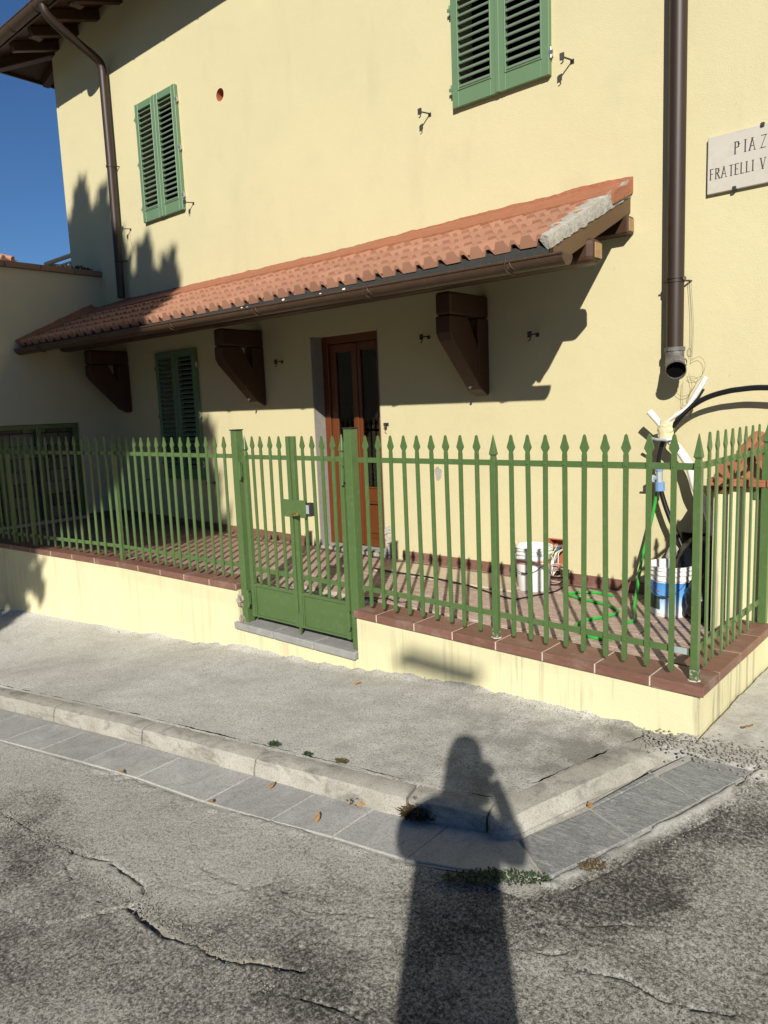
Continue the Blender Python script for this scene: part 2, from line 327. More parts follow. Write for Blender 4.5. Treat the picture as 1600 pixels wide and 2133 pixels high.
# ------------------------------------------------------------------ mesh helpers
class MB:
    def __init__(s): s.v = []; s.f = []; s.mi = []; s.cur = 0
    def add(s, vs, fs):
        o = len(s.v); s.v += [tuple(p) for p in vs]; s.f += [tuple(i+o for i in f) for f in fs]; s.mi += [s.cur]*len(fs); return s
    def box(s, x0, x1, y0, y1, z0, z1):
        return s.add([(x0, y0, z0), (x1, y0, z0), (x1, y1, z0), (x0, y1, z0), (x0, y0, z1), (x1, y0, z1), (x1, y1, z1), (x0, y1, z1)],
                     [(0, 3, 2, 1), (4, 5, 6, 7), (0, 1, 5, 4), (1, 2, 6, 5), (2, 3, 7, 6), (3, 0, 4, 7)])
    def obox(s, c, ax, ay, az, hx, hy, hz):      # oriented box
        c = Vector(c); ax = Vector(ax).normalized(); ay = Vector(ay).normalized(); az = Vector(az).normalized(); vs = []
        for k in (-1, 1):
            for i, j in ((-1, -1), (1, -1), (1, 1), (-1, 1)): vs.append(c+ax*hx*i+ay*hy*j+az*hz*k)
        return s.add(vs, [(0, 3, 2, 1), (4, 5, 6, 7), (0, 1, 5, 4), (1, 2, 6, 5), (2, 3, 7, 6), (3, 0, 4, 7)])
    def tube(s, pts, r, n=10, caps=True):
        pts = [Vector(p) for p in pts]; rs = r if isinstance(r, (list, tuple)) else [r]*len(pts); rings = []; prev = None
        for i, p in enumerate(pts):
            t = (pts[min(i+1, len(pts)-1)]-pts[max(i-1, 0)])
            if t.length < 1e-9: t = Vector((0, 0, 1))
            t.normalize()
            if prev is None:
                up = Vector((0, 0, 1)) if abs(t.z) < .9 else Vector((1, 0, 0)); a = t.cross(up).normalized()
            else: a = (prev - t*prev.dot(t)).normalized()
            prev = a; b = t.cross(a); rings.append([p+(a*math.cos(2*math.pi*k/n)+b*math.sin(2*math.pi*k/n))*rs[i] for k in range(n)])
        vs = [q for rg in rings for q in rg]; fs = []
        for i in range(len(pts)-1):
            for k in range(n): fs.append((i*n+k, i*n+(k+1) % n, (i+1)*n+(k+1) % n, (i+1)*n+k))
        if caps: fs.append(tuple(range(n-1, -1, -1))); fs.append(tuple((len(pts)-1)*n+k for k in range(n)))
        return s.add(vs, fs)
    def prism(s, prof, axis_pt, e1, e2, e3, L):   # 2-D profile (a,b) in e1,e2 extruded along e3 by L
        P0 = Vector(axis_pt); e1 = Vector(e1); e2 = Vector(e2); e3 = Vector(e3); n = len(prof)
        vs = [P0+e1*a+e2*b for a, b in prof]+[P0+e1*a+e2*b+e3*L for a, b in prof]
        fs = [tuple(range(n-1, -1, -1)), tuple(range(n, 2*n))]+[(i, (i+1) % n, n+(i+1) % n, n+i) for i in range(n)]
        return s.add(vs, fs)
    def grid(s, rows):
        o = []; nr = len(rows); nc = len(rows[0]); vs = [p for r in rows for p in r]
        return s.add(vs, [(i*nc+j, i*nc+j+1, (i+1)*nc+j+1, (i+1)*nc+j) for i in range(nr-1) for j in range(nc-1)])
    def mesh(s, name, mats, smooth=False):
        me = bpy.data.meshes.new(name); me.from_pydata(s.v, [], s.f); me.update()
        for m in (mats if isinstance(mats, (list, tuple)) else [mats]): me.materials.append(m)
        if any(s.mi): me.polygons.foreach_set('material_index', s.mi)
        bm = bmesh.new(); bm.from_mesh(me); bmesh.ops.recalc_face_normals(bm, faces=bm.faces); bm.to_mesh(me); bm.free()
        if smooth:
            me.polygons.foreach_set('use_smooth', [True]*len(me.polygons))
            me.set_sharp_from_angle(angle=R_(40))
        return me
    def build(s, name, mats, parent=None, smooth=False, bevel=0, seg=1, loc=None):
        return link(name, s.mesh(name, mats, smooth), parent, bevel, seg, loc)
def link(name, me, parent=None, bevel=0, seg=1, loc=None):
    o = bpy.data.objects.new(name, me); COL.objects.link(o)
    if parent is not None: o.parent = parent
    if loc is not None: o.location = loc
    if bevel:
        b = o.modifiers.new('bevel', 'BEVEL'); b.width = bevel; b.segments = seg; b.limit_method = 'ANGLE'; b.angle_limit = R_(40)
    return o
def tag(o, label=None, cat=None, group=None, kind=None):
    if label: o['label'] = label
    if cat: o['category'] = cat
    if group: o['group'] = group
    if kind: o['kind'] = kind
    return o
def empty(name, loc=(0, 0, 0)):
    o = bpy.data.objects.new(name, None); COL.objects.link(o); o.location = loc; o.empty_display_size = .1; return o
def structure(name, loc=(0, 0, 0)):
    return tag(empty(name, loc), kind='structure')
def smooth_path(pts, k=6):
    P = [Vector(p) for p in pts]; out = []
    for i in range(len(P)-1):
        p0 = P[max(i-1, 0)]; p1 = P[i]; p2 = P[i+1]; p3 = P[min(i+2, len(P)-1)]
        for j in range(k):
            t = j/k; out.append(.5*((2*p1)+(-p0+p2)*t+(2*p0-5*p1+4*p2-p3)*t*t+(-p0+3*p1-3*p2+p3)*t**3))
    out.append(P[-1]); return out
def nz(x, y, z=0, s=1.0): return mnoise.noise(Vector((x*s, y*s, z*s)))

# ------------------------------------------------------------------ levels
GX = [-14, -8.3, -7.5, -6.8, -6.0, -5.2, -4.42, -3.83, -3.27, -2.63, -2.0, -1.06, 0]
GZ = [-2.3, -1.93, -1.87, -1.87, -1.88, -1.83, -1.765, -1.725, -1.69, -1.605, -1.575, -1.565, -1.56]
WYX = [-9.24, -7.555, -6.002, -4.424]; WYY = [2.72, 3.01, 3.276, 3.358]
def wy(x): return np.interp(x, WYX, WYY)
def Pz(x, y):
    g = np.interp(x, GX, GZ)-.03*(wy(x)-y)
    lin = np.where(np.asarray(x) < -1.9, -1.607+.0785*(np.asarray(x)+1.939), g)
    w = np.clip((wy(x)-y)/1.05, 0, 1)
    return g*(1-w)+lin*w
def sm(t): t = np.clip(t, 0, 1); return t*t*(3-2*t)
def Sz(x, y):
    x = np.asarray(x, float); y = np.asarray(y, float)
    xs = np.clip(x, -16, .5)
    z = -1.665+np.where(xs < -1.4, .075, .03)*(xs+1.4)+.02*(np.minimum(y, 2.3)-2.3)
    return z+(-1.56-z)*sm((y-2.3)/1.1)*sm((x+1.9)/.8)
def FZ(x): return float(np.interp(x, [-9.3, -4.24, -2.2, -1.0], [-1.305, -1.386, -1.40, -1.405]))
YW = 5.09          # plane of the house wall
XL = -9.24         # plane of the annex wall
KB = [(-14, .98), (-5.571, 1.966), (-3.973, 2.130), (-2.922, 2.205), (-1.939, 2.278), (-1.554, 2.366), (-1.291, 3.229), (-1.075, 3.30)]

INX = [(-14, .85), (-5.258, 1.863), (-4.662, 1.928), (-3.759, 2.018), (-2.809, 2.108), (-2.284, 2.160), (-1.952, 2.175), (-1.666, 2.235), (-1.422, 2.262)]
OUTX = [(-14, .55), (-4.63, 1.62), (-3.478, 1.773), (-2.638, 1.822), (-2.05, 1.909), (-1.675, 1.943), (-1.476, 2.004), (-1.198, 2.116)]

# ------------------------------------------------------------------ street (one sheet out to the horizon)
def axis(parts):
    a = []
    for x0, x1, st in parts:
        n = max(1, int(round((x1-x0)/st))); a += list(np.linspace(x0, x1, n, endpoint=False))
    a.append(parts[-1][1]); return np.array(a)
def build_street():
    xs = axis([(-400, -60, 60), (-60, -14, 5), (-14, -6, .4), (-6, -3.8, .03), (-3.8, -.3, .0085), (-.3, 1.0, .05), (1.0, 14, .8), (14, 60, 6), (60, 400, 60)])
    ys = axis([(-400, -60, 60), (-60, -6, 4), (-6, .5, .25), (.5, 2.4, .0085), (2.4, 4.8, .022), (4.8, 12, .6), (12, 60, 6), (60, 400, 60)])
    X, Y = np.meshgrid(xs, ys)
    Z = Sz(X, Y)
    far = np.clip((np.hypot(X, Y)-14)/20, 0, 1); Z = Z*(1-far)+(-2.6)*far
    def vn(scale, seed):
        r = np.random.default_rng(seed); n = 256; g = r.random((n, n))
        u = X*scale % n; v = Y*scale % n; i = np.floor(u).astype(int); j = np.floor(v).astype(int); fu = u-i; fv = v-j
        fu = fu*fu*(3-2*fu); fv = fv*fv*(3-2*fv); i1 = (i+1) % n; j1 = (j+1) % n; i %= n; j %= n
        return (g[i, j]*(1-fu)+g[i1, j]*fu)*(1-fv)+(g[i, j1]*(1-fu)+g[i1, j1]*fu)*fv-.5
    rough = .5*vn(7, 1)+.3*vn(19, 2)
    Z = Z+.014*vn(2.1, 3)+.006*rough+.0025*vn(55, 4)+.002*vn(105, 5)
    dust = np.zeros_like(X); fill = np.zeros_like(X)
    def dist_poly(pts):
        D = np.full(X.shape, 9.0); S = np.zeros(X.shape)
        wob = .022*vn(30, 6)+.02*vn(9, 7)+.016*vn(75, 27)
        for (x0, y0), (x1, y1) in zip(pts[:-1], pts[1:]):
            dx, dy = x1-x0, y1-y0; L2 = dx*dx+dy*dy
            t = np.clip(((X-x0)*dx+(Y-y0)*dy)/L2, 0, 1); ex = X-(x0+t*dx); ey = Y-(y0+t*dy)
            d = np.hypot(ex, ey); sg = np.sign(dx*ey-dy*ex); d2 = d+np.abs(wob)*.6
            m = d2 < D; D = np.where(m, d2, D); S = np.where(m, sg, S)
        return D, S
    cracks = [([(-5.2, 1.05), (-3.64, 1.236), (-3.457, 1.252), (-3.19, 1.245), (-2.895, 1.265), (-2.737, 1.309), (-2.449, 1.301), (-2.379, 1.259), (-2.34, 1.215), (-2.20, 1.185)], .007, .016),
              ([(-2.381, 1.19), (-2.46, 1.095), (-2.503, 1.027), (-2.595, .947), (-2.80, .93)], .007, .013),
              ([(-2.37, 1.20), (-2.29, 1.188), (-2.12, 1.179), (-1.992, 1.206), (-1.897, 1.215), (-1.816, 1.23), (-1.728, 1.275), (-1.634, 1.312), (-1.60, 1.33)], .012, .026),
              ([(-1.23, 1.963), (-1.094, 1.945), (-1.009, 1.977), (-.893, 2.074), (-.769, 2.149), (-.6, 2.2)], .006, .010),
              ([(-1.18, 1.80), (-1.09, 1.789), (-1.01, 1.822), (-.961, 1.882)], .006, .010),
              ([(-.95, 1.80), (-.899, 1.819), (-.803, 1.867), (-.687, 1.854), (-.603, 1.874), (-.45, 1.95)], .007, .012),
              ([(-1.62, 1.20), (-1.52, 1.249), (-1.4, 1.287), (-1.285, 1.303)], .006, .011),
              ([(-2.95, 1.265), (-2.86, 1.19), (-2.72, 1.16), (-2.62, 1.18), (-2.50, 1.15)], .006, .010),
              ([(-2.9, 1.55), (-2.7, 1.50), (-2.5, 1.56), (-2.3, 1.50), (-2.0, 1.50)], .003, .005),
              ([(-1.9, 1.5), (-1.6, 1.52), (-1.45, 1.6)], .004, .006),
              ([(-1.12, 2.10), (-1.0, 2.42), (-.93, 2.63), (-.80, 2.9)], .008, .010)]
    rc = np.random.default_rng(41)
    for k in range(11):
        x0 = rc.uniform(-2.6, -.5); y0 = .75+rc.uniform(.05, 1.0)+.25*(x0+2.5)*.5; pts = [(x0, y0)]; an = rc.uniform(-.25, .45)
        for q in range(5): an += rc.uniform(-.5, .5); pts.append((pts[-1][0]+.13*math.cos(an), pts[-1][1]+.13*math.sin(an)))
        if max(p[1]-float(np.interp(p[0], [-4.63, -2.05, -1.198, -.79], [1.62, 1.909, 2.116, 3.17])) for p in pts) < -.06: cracks.append((pts, .0045, .006))
    for pts, w, dp in cracks:
        D, S = dist_poly(pts); dp = dp*1.0
        brk = np.clip(.75+1.6*vn(6, 51)+.9*vn(19, 52), .15, 1.25)
        Z -= dp*brk*np.exp(-(D/(w*(.6+.5*brk)))**2)
        # the near side of the crack stands a little higher: a broken lip
        Z += np.where(S < 0, 1, 0)*dp*.30*np.exp(-(D/.05)**2)*(D > w*.6)
        if dp >= .024: fill = np.maximum(fill, .9*np.exp(-((D-.015)/.022)**2)*(vn(60, 11) > -.05)*(S > 0)*(vn(9, 31) > -.2))
        dust = np.maximum(dust, (.9 if dp > .014 else .5)*np.exp(-(D/.018)**2)*(S > 0)*np.clip(.4+2.2*vn(24, 33)+1.8*vn(80, 34), 0, 1))
    # the strip beside the slabs and the upper left are paler and dusty, the foreground is dark
    strip = np.interp(X, [-6, -4.63, -3.478, -2.638, -2.05, -1.675, -1.476, -1.198], [1.45, 1.62, 1.773, 1.822, 1.909, 1.943, 2.004, 2.116])
    d1 = strip-Y
    dust = np.maximum(dust, np.clip(1.9-d1/.36+1.5*vn(2.2, 8)+.5*rough, 0, 1)*.95*np.clip((-1.3-X)/.5, 0, 1))
    dust = np.maximum(dust, np.clip(.22+1.2*vn(1.6, 9)+.6*rough-(X+2.2)*.25, 0, .6))
    dust = np.maximum(dust, np.clip(.16+1.9*vn(3.1, 19)+.8*rough, 0, .5))
    ed = np.interp(Y, [2.0, 2.116, 2.512, 2.849, 3.172, 4], [-1.25, -1.198, -1.056, -.915, -.791, -.6])
    dust = np.maximum(dust, np.clip(1.0-(X-ed)/.07, 0, 1)*(X > ed-.3)*(Y > 2.0))
    conc = sm((Y-3.0-.35*(X+1)+.35*vn(4, 13)+.12*vn(17, 21))/.06)*(X > -1.2)*(Y < 9)*(X < 3)
    conc = np.maximum(conc, np.exp(-((X-ed-.02)/.035)**2)*(vn(14, 23) > -.2)*(Y > 2.1)*(Y < 3.5)*.9)
    # broken mortar between slabs and asphalt
    Z += .010*np.exp(-((d1-.02)/.02)**2)*(vn(20, 12)+.25)*(X < -1.3)
    Z += .022*np.exp(-((X-ed-.03)/.03)**2)*(vn(26, 14)+.2)*(Y > 2.1)*(Y < 3.6)
    Z += .022*conc*(Y > 2.6)*(.8+rough)
    inl = np.interp(X, [p[0] for p in INX], [p[1] for p in INX]); outl = np.interp(X, [p[0] for p in OUTX], [p[1] for p in OUTX])
    slabzone = ((Y > outl+.006) & (Y < inl+.05) & (X < -1.42)) | ((Y > 2.12) & (Y < 3.16) & (X > -1.42) & (X < ed-.004))
    Z = np.where(slabzone, Sz(X, Y)-.03, Z)
    # keep below the raised paving
    kb = np.interp(X, [p[0] for p in KB], [p[1] for p in KB])
    under = (Y > kb-.02) & (X < -1.08); Z = np.where(under, Z-.12, Z)
    Z = np.where((Y > 3.5) & (X < -1.2), Z-.25, Z)
    ny, nx = X.shape
    co = np.stack([X.ravel(), Y.ravel(), Z.ravel()], 1)
    me = bpy.data.meshes.new('street'); me.vertices.add(nx*ny); me.vertices.foreach_set('co', co.ravel())
    i, j = np.meshgrid(np.arange(nx-1), np.arange(ny-1)); a = (j*nx+i).ravel()
    q = np.stack([a, a+1, a+nx+1, a+nx], 1)
    me.loops.add(q.size); me.loops.foreach_set('vertex_index', q.ravel()); me.polygons.add(len(q))
    me.polygons.foreach_set('loop_start', np.arange(len(q))*4); me.polygons.foreach_set('loop_total', np.full(len(q), 4))
    me.polygons.foreach_set('use_smooth', np.ones(len(q), bool)); me.update()
    for nm, arr in (('dust', dust), ('fill', fill), ('conc', conc)):
        at = me.attributes.new(nm, 'FLOAT', 'POINT'); at.data.foreach_set('value', np.clip(arr, 0, 1).ravel().astype(np.float32))
    me.materials.append(M['asphalt'])
    return tag(link('street', me), kind='structure')
build_street()

# raised pavement in front of the low wall
def kb(x): return float(np.interp(x, [p[0] for p in KB], [p[1] for p in KB]))
def wallfront(x):
    return float(wy(x)) - .035
def build_pavement():
    xs = list(np.arange(-14, -6, .25))+list(np.arange(-6, -1.56, .025))+[-1.555, -1.554]+list(np.arange(-1.53, -1.09, .02))+[-1.085]
    rows = []; n = 60
    for k in range(n+1):
        r = []
        for x in xs:
            y0 = kb(x); y1 = wallfront(x)+.04
            y = y0+(y1-y0)*k/n
            z = float(Pz(x, y))+.010*nz(x, y, 0, 1.7)+.003*nz(x, y, 3, 7)+.002*nz(x, y, 5, 23)
            e = (y1-.04-y)
            z += .030*max(0, 1-e/.06)*(.55+1.2*nz(x, 1.7, 0, 9)+.5*nz(x, 3, 0, 31))     # mortar fillet along the wall
            if k == 0: z = float(Pz(x, y))-.002
            r.append((x, y, z))
        rows.append(r)
    mb = MB(); mb.grid(rows); lo = [(p[0], p[1], p[2]-.3) for p in rows[0]]; mb.grid([lo, rows[0]])
    me = mb.mesh('pavement', M['pavement']); me.polygons.foreach_set('use_smooth', [True]*len(me.polygons))
    tag(link('pavement', me), kind='structure')
build_pavement()
def pavement_crack(pts, w=.004):
    mb = MB(); P = smooth_path([(x, y, 0) for x, y in pts], 8); L = []; Rr = []
    for i, p in enumerate(P):
        t = (P[min(i+1, len(P)-1)]-P[max(i-1, 0)]).normalized(); nrm = Vector((-t.y, t.x, 0)); ww = w*max(.02, .25+nz(p.x, p.y, 0, 9)*1.8)
        q = p+nrm*.008*nz(p.x, p.y, 7, 25)
        for lst, sg in ((L, 1), (Rr, -1)):
            a = q+nrm*ww*sg; lst.append((a.x, a.y, float(Pz(a.x, a.y))+.016))
    mb.grid([L, Rr]); return mb

# kerb: separate stones along the front, a rounded one along the side
kerb = structure('kerb')
def kerb_stone(pts, w, h, rnd, outward, gap=.006, n=14, zt=None):
    """pts: back-edge polyline; outward: +1 side on which the street lies"""
    P = [Vector((x, y, 0)) for x, y in pts]; rows = []
    segs = []
    L = [0]
    for a, b in zip(P[:-1], P[1:]): L.append(L[-1]+(b-a).length)
    def at(s):
        for i in range(len(P)-1):
            if s <= L[i+1] or i == len(P)-2:
                t = (s-L[i])/(L[i+1]-L[i]); return P[i].lerp(P[i+1], t), (P[i+1]-P[i]).normalized()
    prof = [(0, -.05), (0, 0), (w*.35, .002), (w*.7, -.001), (w-rnd*.6, -.006), (w-rnd*.2, -rnd*.35), (w, -rnd), (w+.006, -h*.6), (w+.012, -h-.06)]
    m = MB()
    for k in range(n+1):
        s = gap+(L[-1]-2*gap)*k/n; p, t = at(s); o = Vector((t.y, -t.x, 0))*outward
        r = []
        endw = .006 if k in (0, n) else 0
        for a, b in prof:
            q = p+o*(a-endw*.6*(b < -.001)); z = float(Pz(q.x, min(q.y, kb(q.x)+9)))
            z0 = float(Pz(p.x, p.y)); j = .004*nz(q.x, q.y, b*20, 14)+.003*nz(q.x, q.y, b*30, 40)
            r.append((q.x+j, q.y+j, z0+b+j*.7-endw*.5+.003))
        rows.append(r)
    m.grid(rows)
    nc = len(prof)
    m.add(rows[0], [tuple(range(nc))]); m.add(rows[-1], [tuple(range(nc-1, -1, -1))])
    return m
def kbseg(x0, x1):
    xs = [x0]+[p[0] for p in KB if x0 < p[0] < x1]+[x1]; return [(x, kb(x)) for x in xs]
cuts = [-9.6, -8.5, -7.5, -6.5, -5.55, -4.64, -3.72, -2.79, -1.90]
for a, b in zip(cuts[:-1], cuts[1:]):
    kerb_stone(kbseg(a, b), .105, .085, .022, 1).build('kerb_stone', M['kerb'], kerb, smooth=True)
kerb_stone([(-1.90, kb(-1.90)), (-1.70, kb(-1.70)), (-1.556, 2.3655)], .105, .085, .03, 1).build('kerb_stone', M['kerb'], kerb, smooth=True)
# side arm: broad bull-nosed stone
kerb_stone([(-1.556, 2.366), (-1.424, 2.795), (-1.292, 3.222)], .165, .075, .075, 1, gap=.004, n=24).build('kerb_stone', M['kerb'], kerb, smooth=True)
# corner: the same profile swept round the inner corner
def corner_stone():
    m = MB(); c = Vector((-1.5555, 2.3655, 0)); z0 = float(Pz(-1.5555, 2.3655)); rows = []; n = 12
    a0 = math.atan2(-.97, .26); a1 = math.atan2(-.291, .956)
    for k in range(n+1):
        t = k/n; a = a0+(a1-a0)*t; w = .105+.060*t+.028*math.sin(math.pi*t); h = .085-.010*t; rnd = .026+.049*t; d = Vector((math.cos(a), math.sin(a), 0)); r = []
        for q, bz in [(.002, -.05), (.003, .0), (w*.35, .001), (w*.7, -.002), (w-rnd*.6, -.008), (w-rnd*.2, -rnd*.4), (w, -rnd), (w+.006, -h*.6), (w+.012, -h-.06)]:
            p = c+d*q; j = .003*nz(p.x, p.y, bz*30, 30); r.append((p.x+j, p.y+j, z0+bz+.003+j))
        rows.append(r)
    m.grid(rows); m.add(rows[0], [tuple(range(9))]); m.add(rows[-1], [tuple(range(8, -1, -1))]); return m
corner_stone().build('kerb_stone', M['kerb'], kerb, smooth=True)
# dark joint line of soil between kerb and pavement
for pts, w in (([(x, kb(x)+.003) for x in np.linspace(-6, -1.58, 60)], .004), ([(-1.55+.263*t, 2.37+.855*t) for t in np.linspace(0, 1, 20)], .004)):
    tag(pavement_crack(pts, w).build('soil_joint', M['black'], kerb), kind=None)

# slate slabs in the gutter strip
slabs = structure('gutter_strip')
def iy(x, t): return float(np.interp(x, [p[0] for p in t], [p[1] for p in t]))
def slab(poly, top=.011, name='slab', mat='slab'):
    m = MB(); cx = sum(p[0] for p in poly)/len(poly); cy = sum(p[1] for p in poly)/len(poly)
    q = [(cx+(x-cx)*.991, cy+(y-cy)*.991) for x, y in poly]; n = len(q)
    top_v = [(x, y, float(Sz(x, y))+top+.002*nz(x, y, 0, 3)) for x, y in q]; lo = [(x, y, z-.05) for x, y, z in top_v]
    m.add(top_v+lo, [tuple(range(n))]+[(i, n+i, n+(i+1) % n, (i+1) % n) for i in range(n)])
    return m.build(name, M[mat], slabs, bevel=.004)
jx = [-7.9, -7.4, -6.9, -6.4, -5.9, -5.42, -4.99, -4.60, -4.22, -3.81, -3.33, -2.79, -2.375, -2.045, -1.69, -1.41]
for k, (a, b) in enumerate(zip(jx[:-1], jx[1:])):
    last = (k == len(jx)-2)
    oa = a-.0*0; ob = b
    if last:
        slab([(a, iy(a, OUTX)), (-1.476, 2.004), (-1.205, 2.113), (-1.30, 2.19), (-1.40, 2.268), (a, iy(a, INX)-.004)])
    else:
        slab([(a, iy(a, OUTX)), (b, iy(b, OUTX)), (b, iy(b, INX)-.004), (a, iy(a, INX)-.004)])
slab([(-1.395, 2.275), (-1.195, 2.125), (-1.056, 2.512), (-1.262, 2.60)], mat='slab_dark')
slab([(-1.262, 2.61), (-1.056, 2.522), (-.92, 2.849), (-1.12, 2.93)], mat='slab_dark')
slab([(-1.12, 2.94), (-.92, 2.859), (-.80, 3.155), (-1.03, 3.15)], mat='slab_dark')
slab([(-1.262, 2.615), (-1.125, 2.94), (-1.155, 2.95), (-1.28, 2.62)], mat='slab_dark')
# bedding mortar under the slabs
bm_ = MB(); rows = [[], []]
for x in np.linspace(-8, -1.45, 80): rows[0].append((x, iy(x, OUTX)-.01, float(Sz(x, iy(x, OUTX)))+.004)); rows[1].append((x, iy(x, INX)+.02, float(Sz(x, iy(x, INX)))+.004))
bm_.grid(rows)
rows = [[], []]
for t in np.linspace(0, 1, 30):
    rows[0].append((-1.215+.435*t, 2.10+1.08*t, float(Sz(-1.215+.435*t, 2.10+1.08*t))+.0035)); rows[1].append((-1.43+.36*t, 2.26+.90*t, float(Sz(-1.43+.36*t, 2.26+.9*t))+.0035))
bm_.grid(rows)
bm_.build('mortar_bed', M['grit_bed'], slabs)

# ------------------------------------------------------------------ house
house = tag(empty('house', (-6, YW, -1.4)), 'two storey house with pale yellow stucco walls and brown hipped eaves', 'house')
def hpart(mb, name, mat, parent=None, **kw):
    o = mb.build(name, mat, None, **kw); p = parent or house; o.parent = p
    o.matrix_parent_inverse = world_inv(p); return o
def world_inv(p):
    m = Matrix.Identity(4); q = p; chain = []
    while q is not None: chain.append(q); q = q.parent
    w = Matrix.Identity(4)
    for c in reversed(chain): w = w @ c.matrix_parent_inverse @ Matrix.LocRotScale(c.location, c.rotation_euler, c.scale)
    return w.inverted()
def attach(o, p):
    o.parent = p; o.matrix_parent_inverse = world_inv(p); return o

SH = {'upper_small': (-8.065, -7.262, 2.247, 3.545), 'upper_big': (-3.594, -2.757, 2.272, 3.70), 'lower': (-8.068, -7.252, -.757, .742)}
DOOR = (-5.388, -4.508, -1.42, .698)
HOLE = (-6.532, 3.233, .062)
BOX = (-2.815, -2.655, -1.30, -1.062)
openings = [(a+.04, b-.04, c+.04, d-.04, .22) for a, b, c, d in SH.values()]+[(DOOR[0], DOOR[1], -2.6, DOOR[3], .30), (HOLE[0]-.09, HOLE[0]+.09, HOLE[1]-.09, HOLE[1]+.09, .25), (BOX[0], BOX[1], BOX[2], BOX[3], .10), (-1.80, -1.42, -1.42, -.93, .22)]
def wall_with_openings(x0, x1, z0, z1, ops, y):
    xs = sorted({x0, x1, *[o[0] for o in ops], *[o[1] for o in ops]}); zs = sorted({z0, z1, *[o[2] for o in ops], *[o[3] for o in ops]})
    m = MB()
    for xa, xb in zip(xs[:-1], xs[1:]):
        for za, zb in zip(zs[:-1], zs[1:]):
            cx, cz = (xa+xb)/2, (za+zb)/2
            if any(o[0] < cx < o[1] and o[2] < cz < o[3] for o in ops): continue
            m.add([(xa, y, za), (xb, y, za), (xb, y, zb), (xa, y, zb)], [(0, 1, 2, 3)])
    for a, b, c, d, dep in ops:
        m.add([(a, y, c), (a, y, d), (a, y+dep, d), (a, y+dep, c)], [(0, 1, 2, 3)]); m.add([(b, y, c), (b, y, d), (b, y+dep, d), (b, y+dep, c)], [(0, 3, 2, 1)])
        m.add([(a, y, d), (b, y, d), (b, y+dep, d), (a, y+dep, d)], [(0, 1, 2, 3)]); m.add([(a, y, c), (b, y, c), (b, y+dep, c), (a, y+dep, c)], [(0, 3, 2, 1)])
    return m
m = wall_with_openings(-9.98, 4.0, -3.0, 4.95, openings, YW)
m.add([(-9.98, YW, -3), (-9.98, YW, 4.95), (-9.98, 13, 4.95), (-9.98, 13, -3)], [(0, 1, 2, 3)])
m.add([(4.0, YW, -3), (4.0, YW, 4.95), (4.0, 13, 4.95), (4.0, 13, -3)], [(0, 3, 2, 1)])
m.add([(-9.98, 13, -3), (-9.98, 13, 4.95), (4, 13, 4.95), (4, 13, -3)], [(0, 1, 2, 3)])
hpart(m, 'wall', M['stucco'])
# black panels painted in for the darkness behind the closed shutters
for a, b, c, d, dep in openings[:3]: hpart(MB().box(a-.02, b+.02, YW+.19, YW+.215, c-.02, d+.02), 'dark_room_panel', M['black'])
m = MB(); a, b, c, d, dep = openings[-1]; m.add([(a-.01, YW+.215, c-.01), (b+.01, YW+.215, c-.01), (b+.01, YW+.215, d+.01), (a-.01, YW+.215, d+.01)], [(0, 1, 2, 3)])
hpart(m, 'shade_sheet', M['black'])  # black sheet painting the shade beside the pier, no real alcove
# round vent hole: square of wall with a circular hole, clay pipe within
m = MB(); n = 32; cx, cz, r = HOLE; ring = [(cx+r*math.cos(2*math.pi*k/n), cz+r*math.sin(2*math.pi*k/n)) for k in range(n)]; sq = []
for k in range(n):
    c, s = math.cos(2*math.pi*k/n), math.sin(2*math.pi*k/n); q = .091/max(abs(c), abs(s)); sq.append((cx+c*q, cz+s*q))
for k in range(n):
    k1 = (k+1) % n
    m.add([(ring[k][0], YW+.001, ring[k][1]), (ring[k1][0], YW+.001, ring[k1][1]), (sq[k1][0], YW+.001, sq[k1][1]), (sq[k][0], YW+.001, sq[k][1])], [(0, 1, 2, 3)])
hpart(m, 'vent_surround', M['stucco'])
m = MB(); m.tube([(cx, YW+.003, cz), (cx, YW+.24, cz)], r, 28, caps=False); m.add([(cx-.09, YW+.235, cz-.09), (cx+.09, YW+.235, cz-.09), (cx+.09, YW+.235, cz+.09), (cx-.09, YW+.235, cz+.09)], [(0, 1, 2, 3)])
hpart(m, 'vent_pipe', M['terracotta'])
m = MB(); a, b, c, d = BOX; m.box(a, b, YW+.085, YW+.098, c, d); m.box(a-.004, a+.006, YW-.004, YW+.09, c, d); m.box(b-.006, b+.004, YW-.002, YW+.09, c, d); m.box(a, b, YW-.002, YW+.09, d-.006, d+.004)
hpart(m, 'junction_box', M['terracotta'])

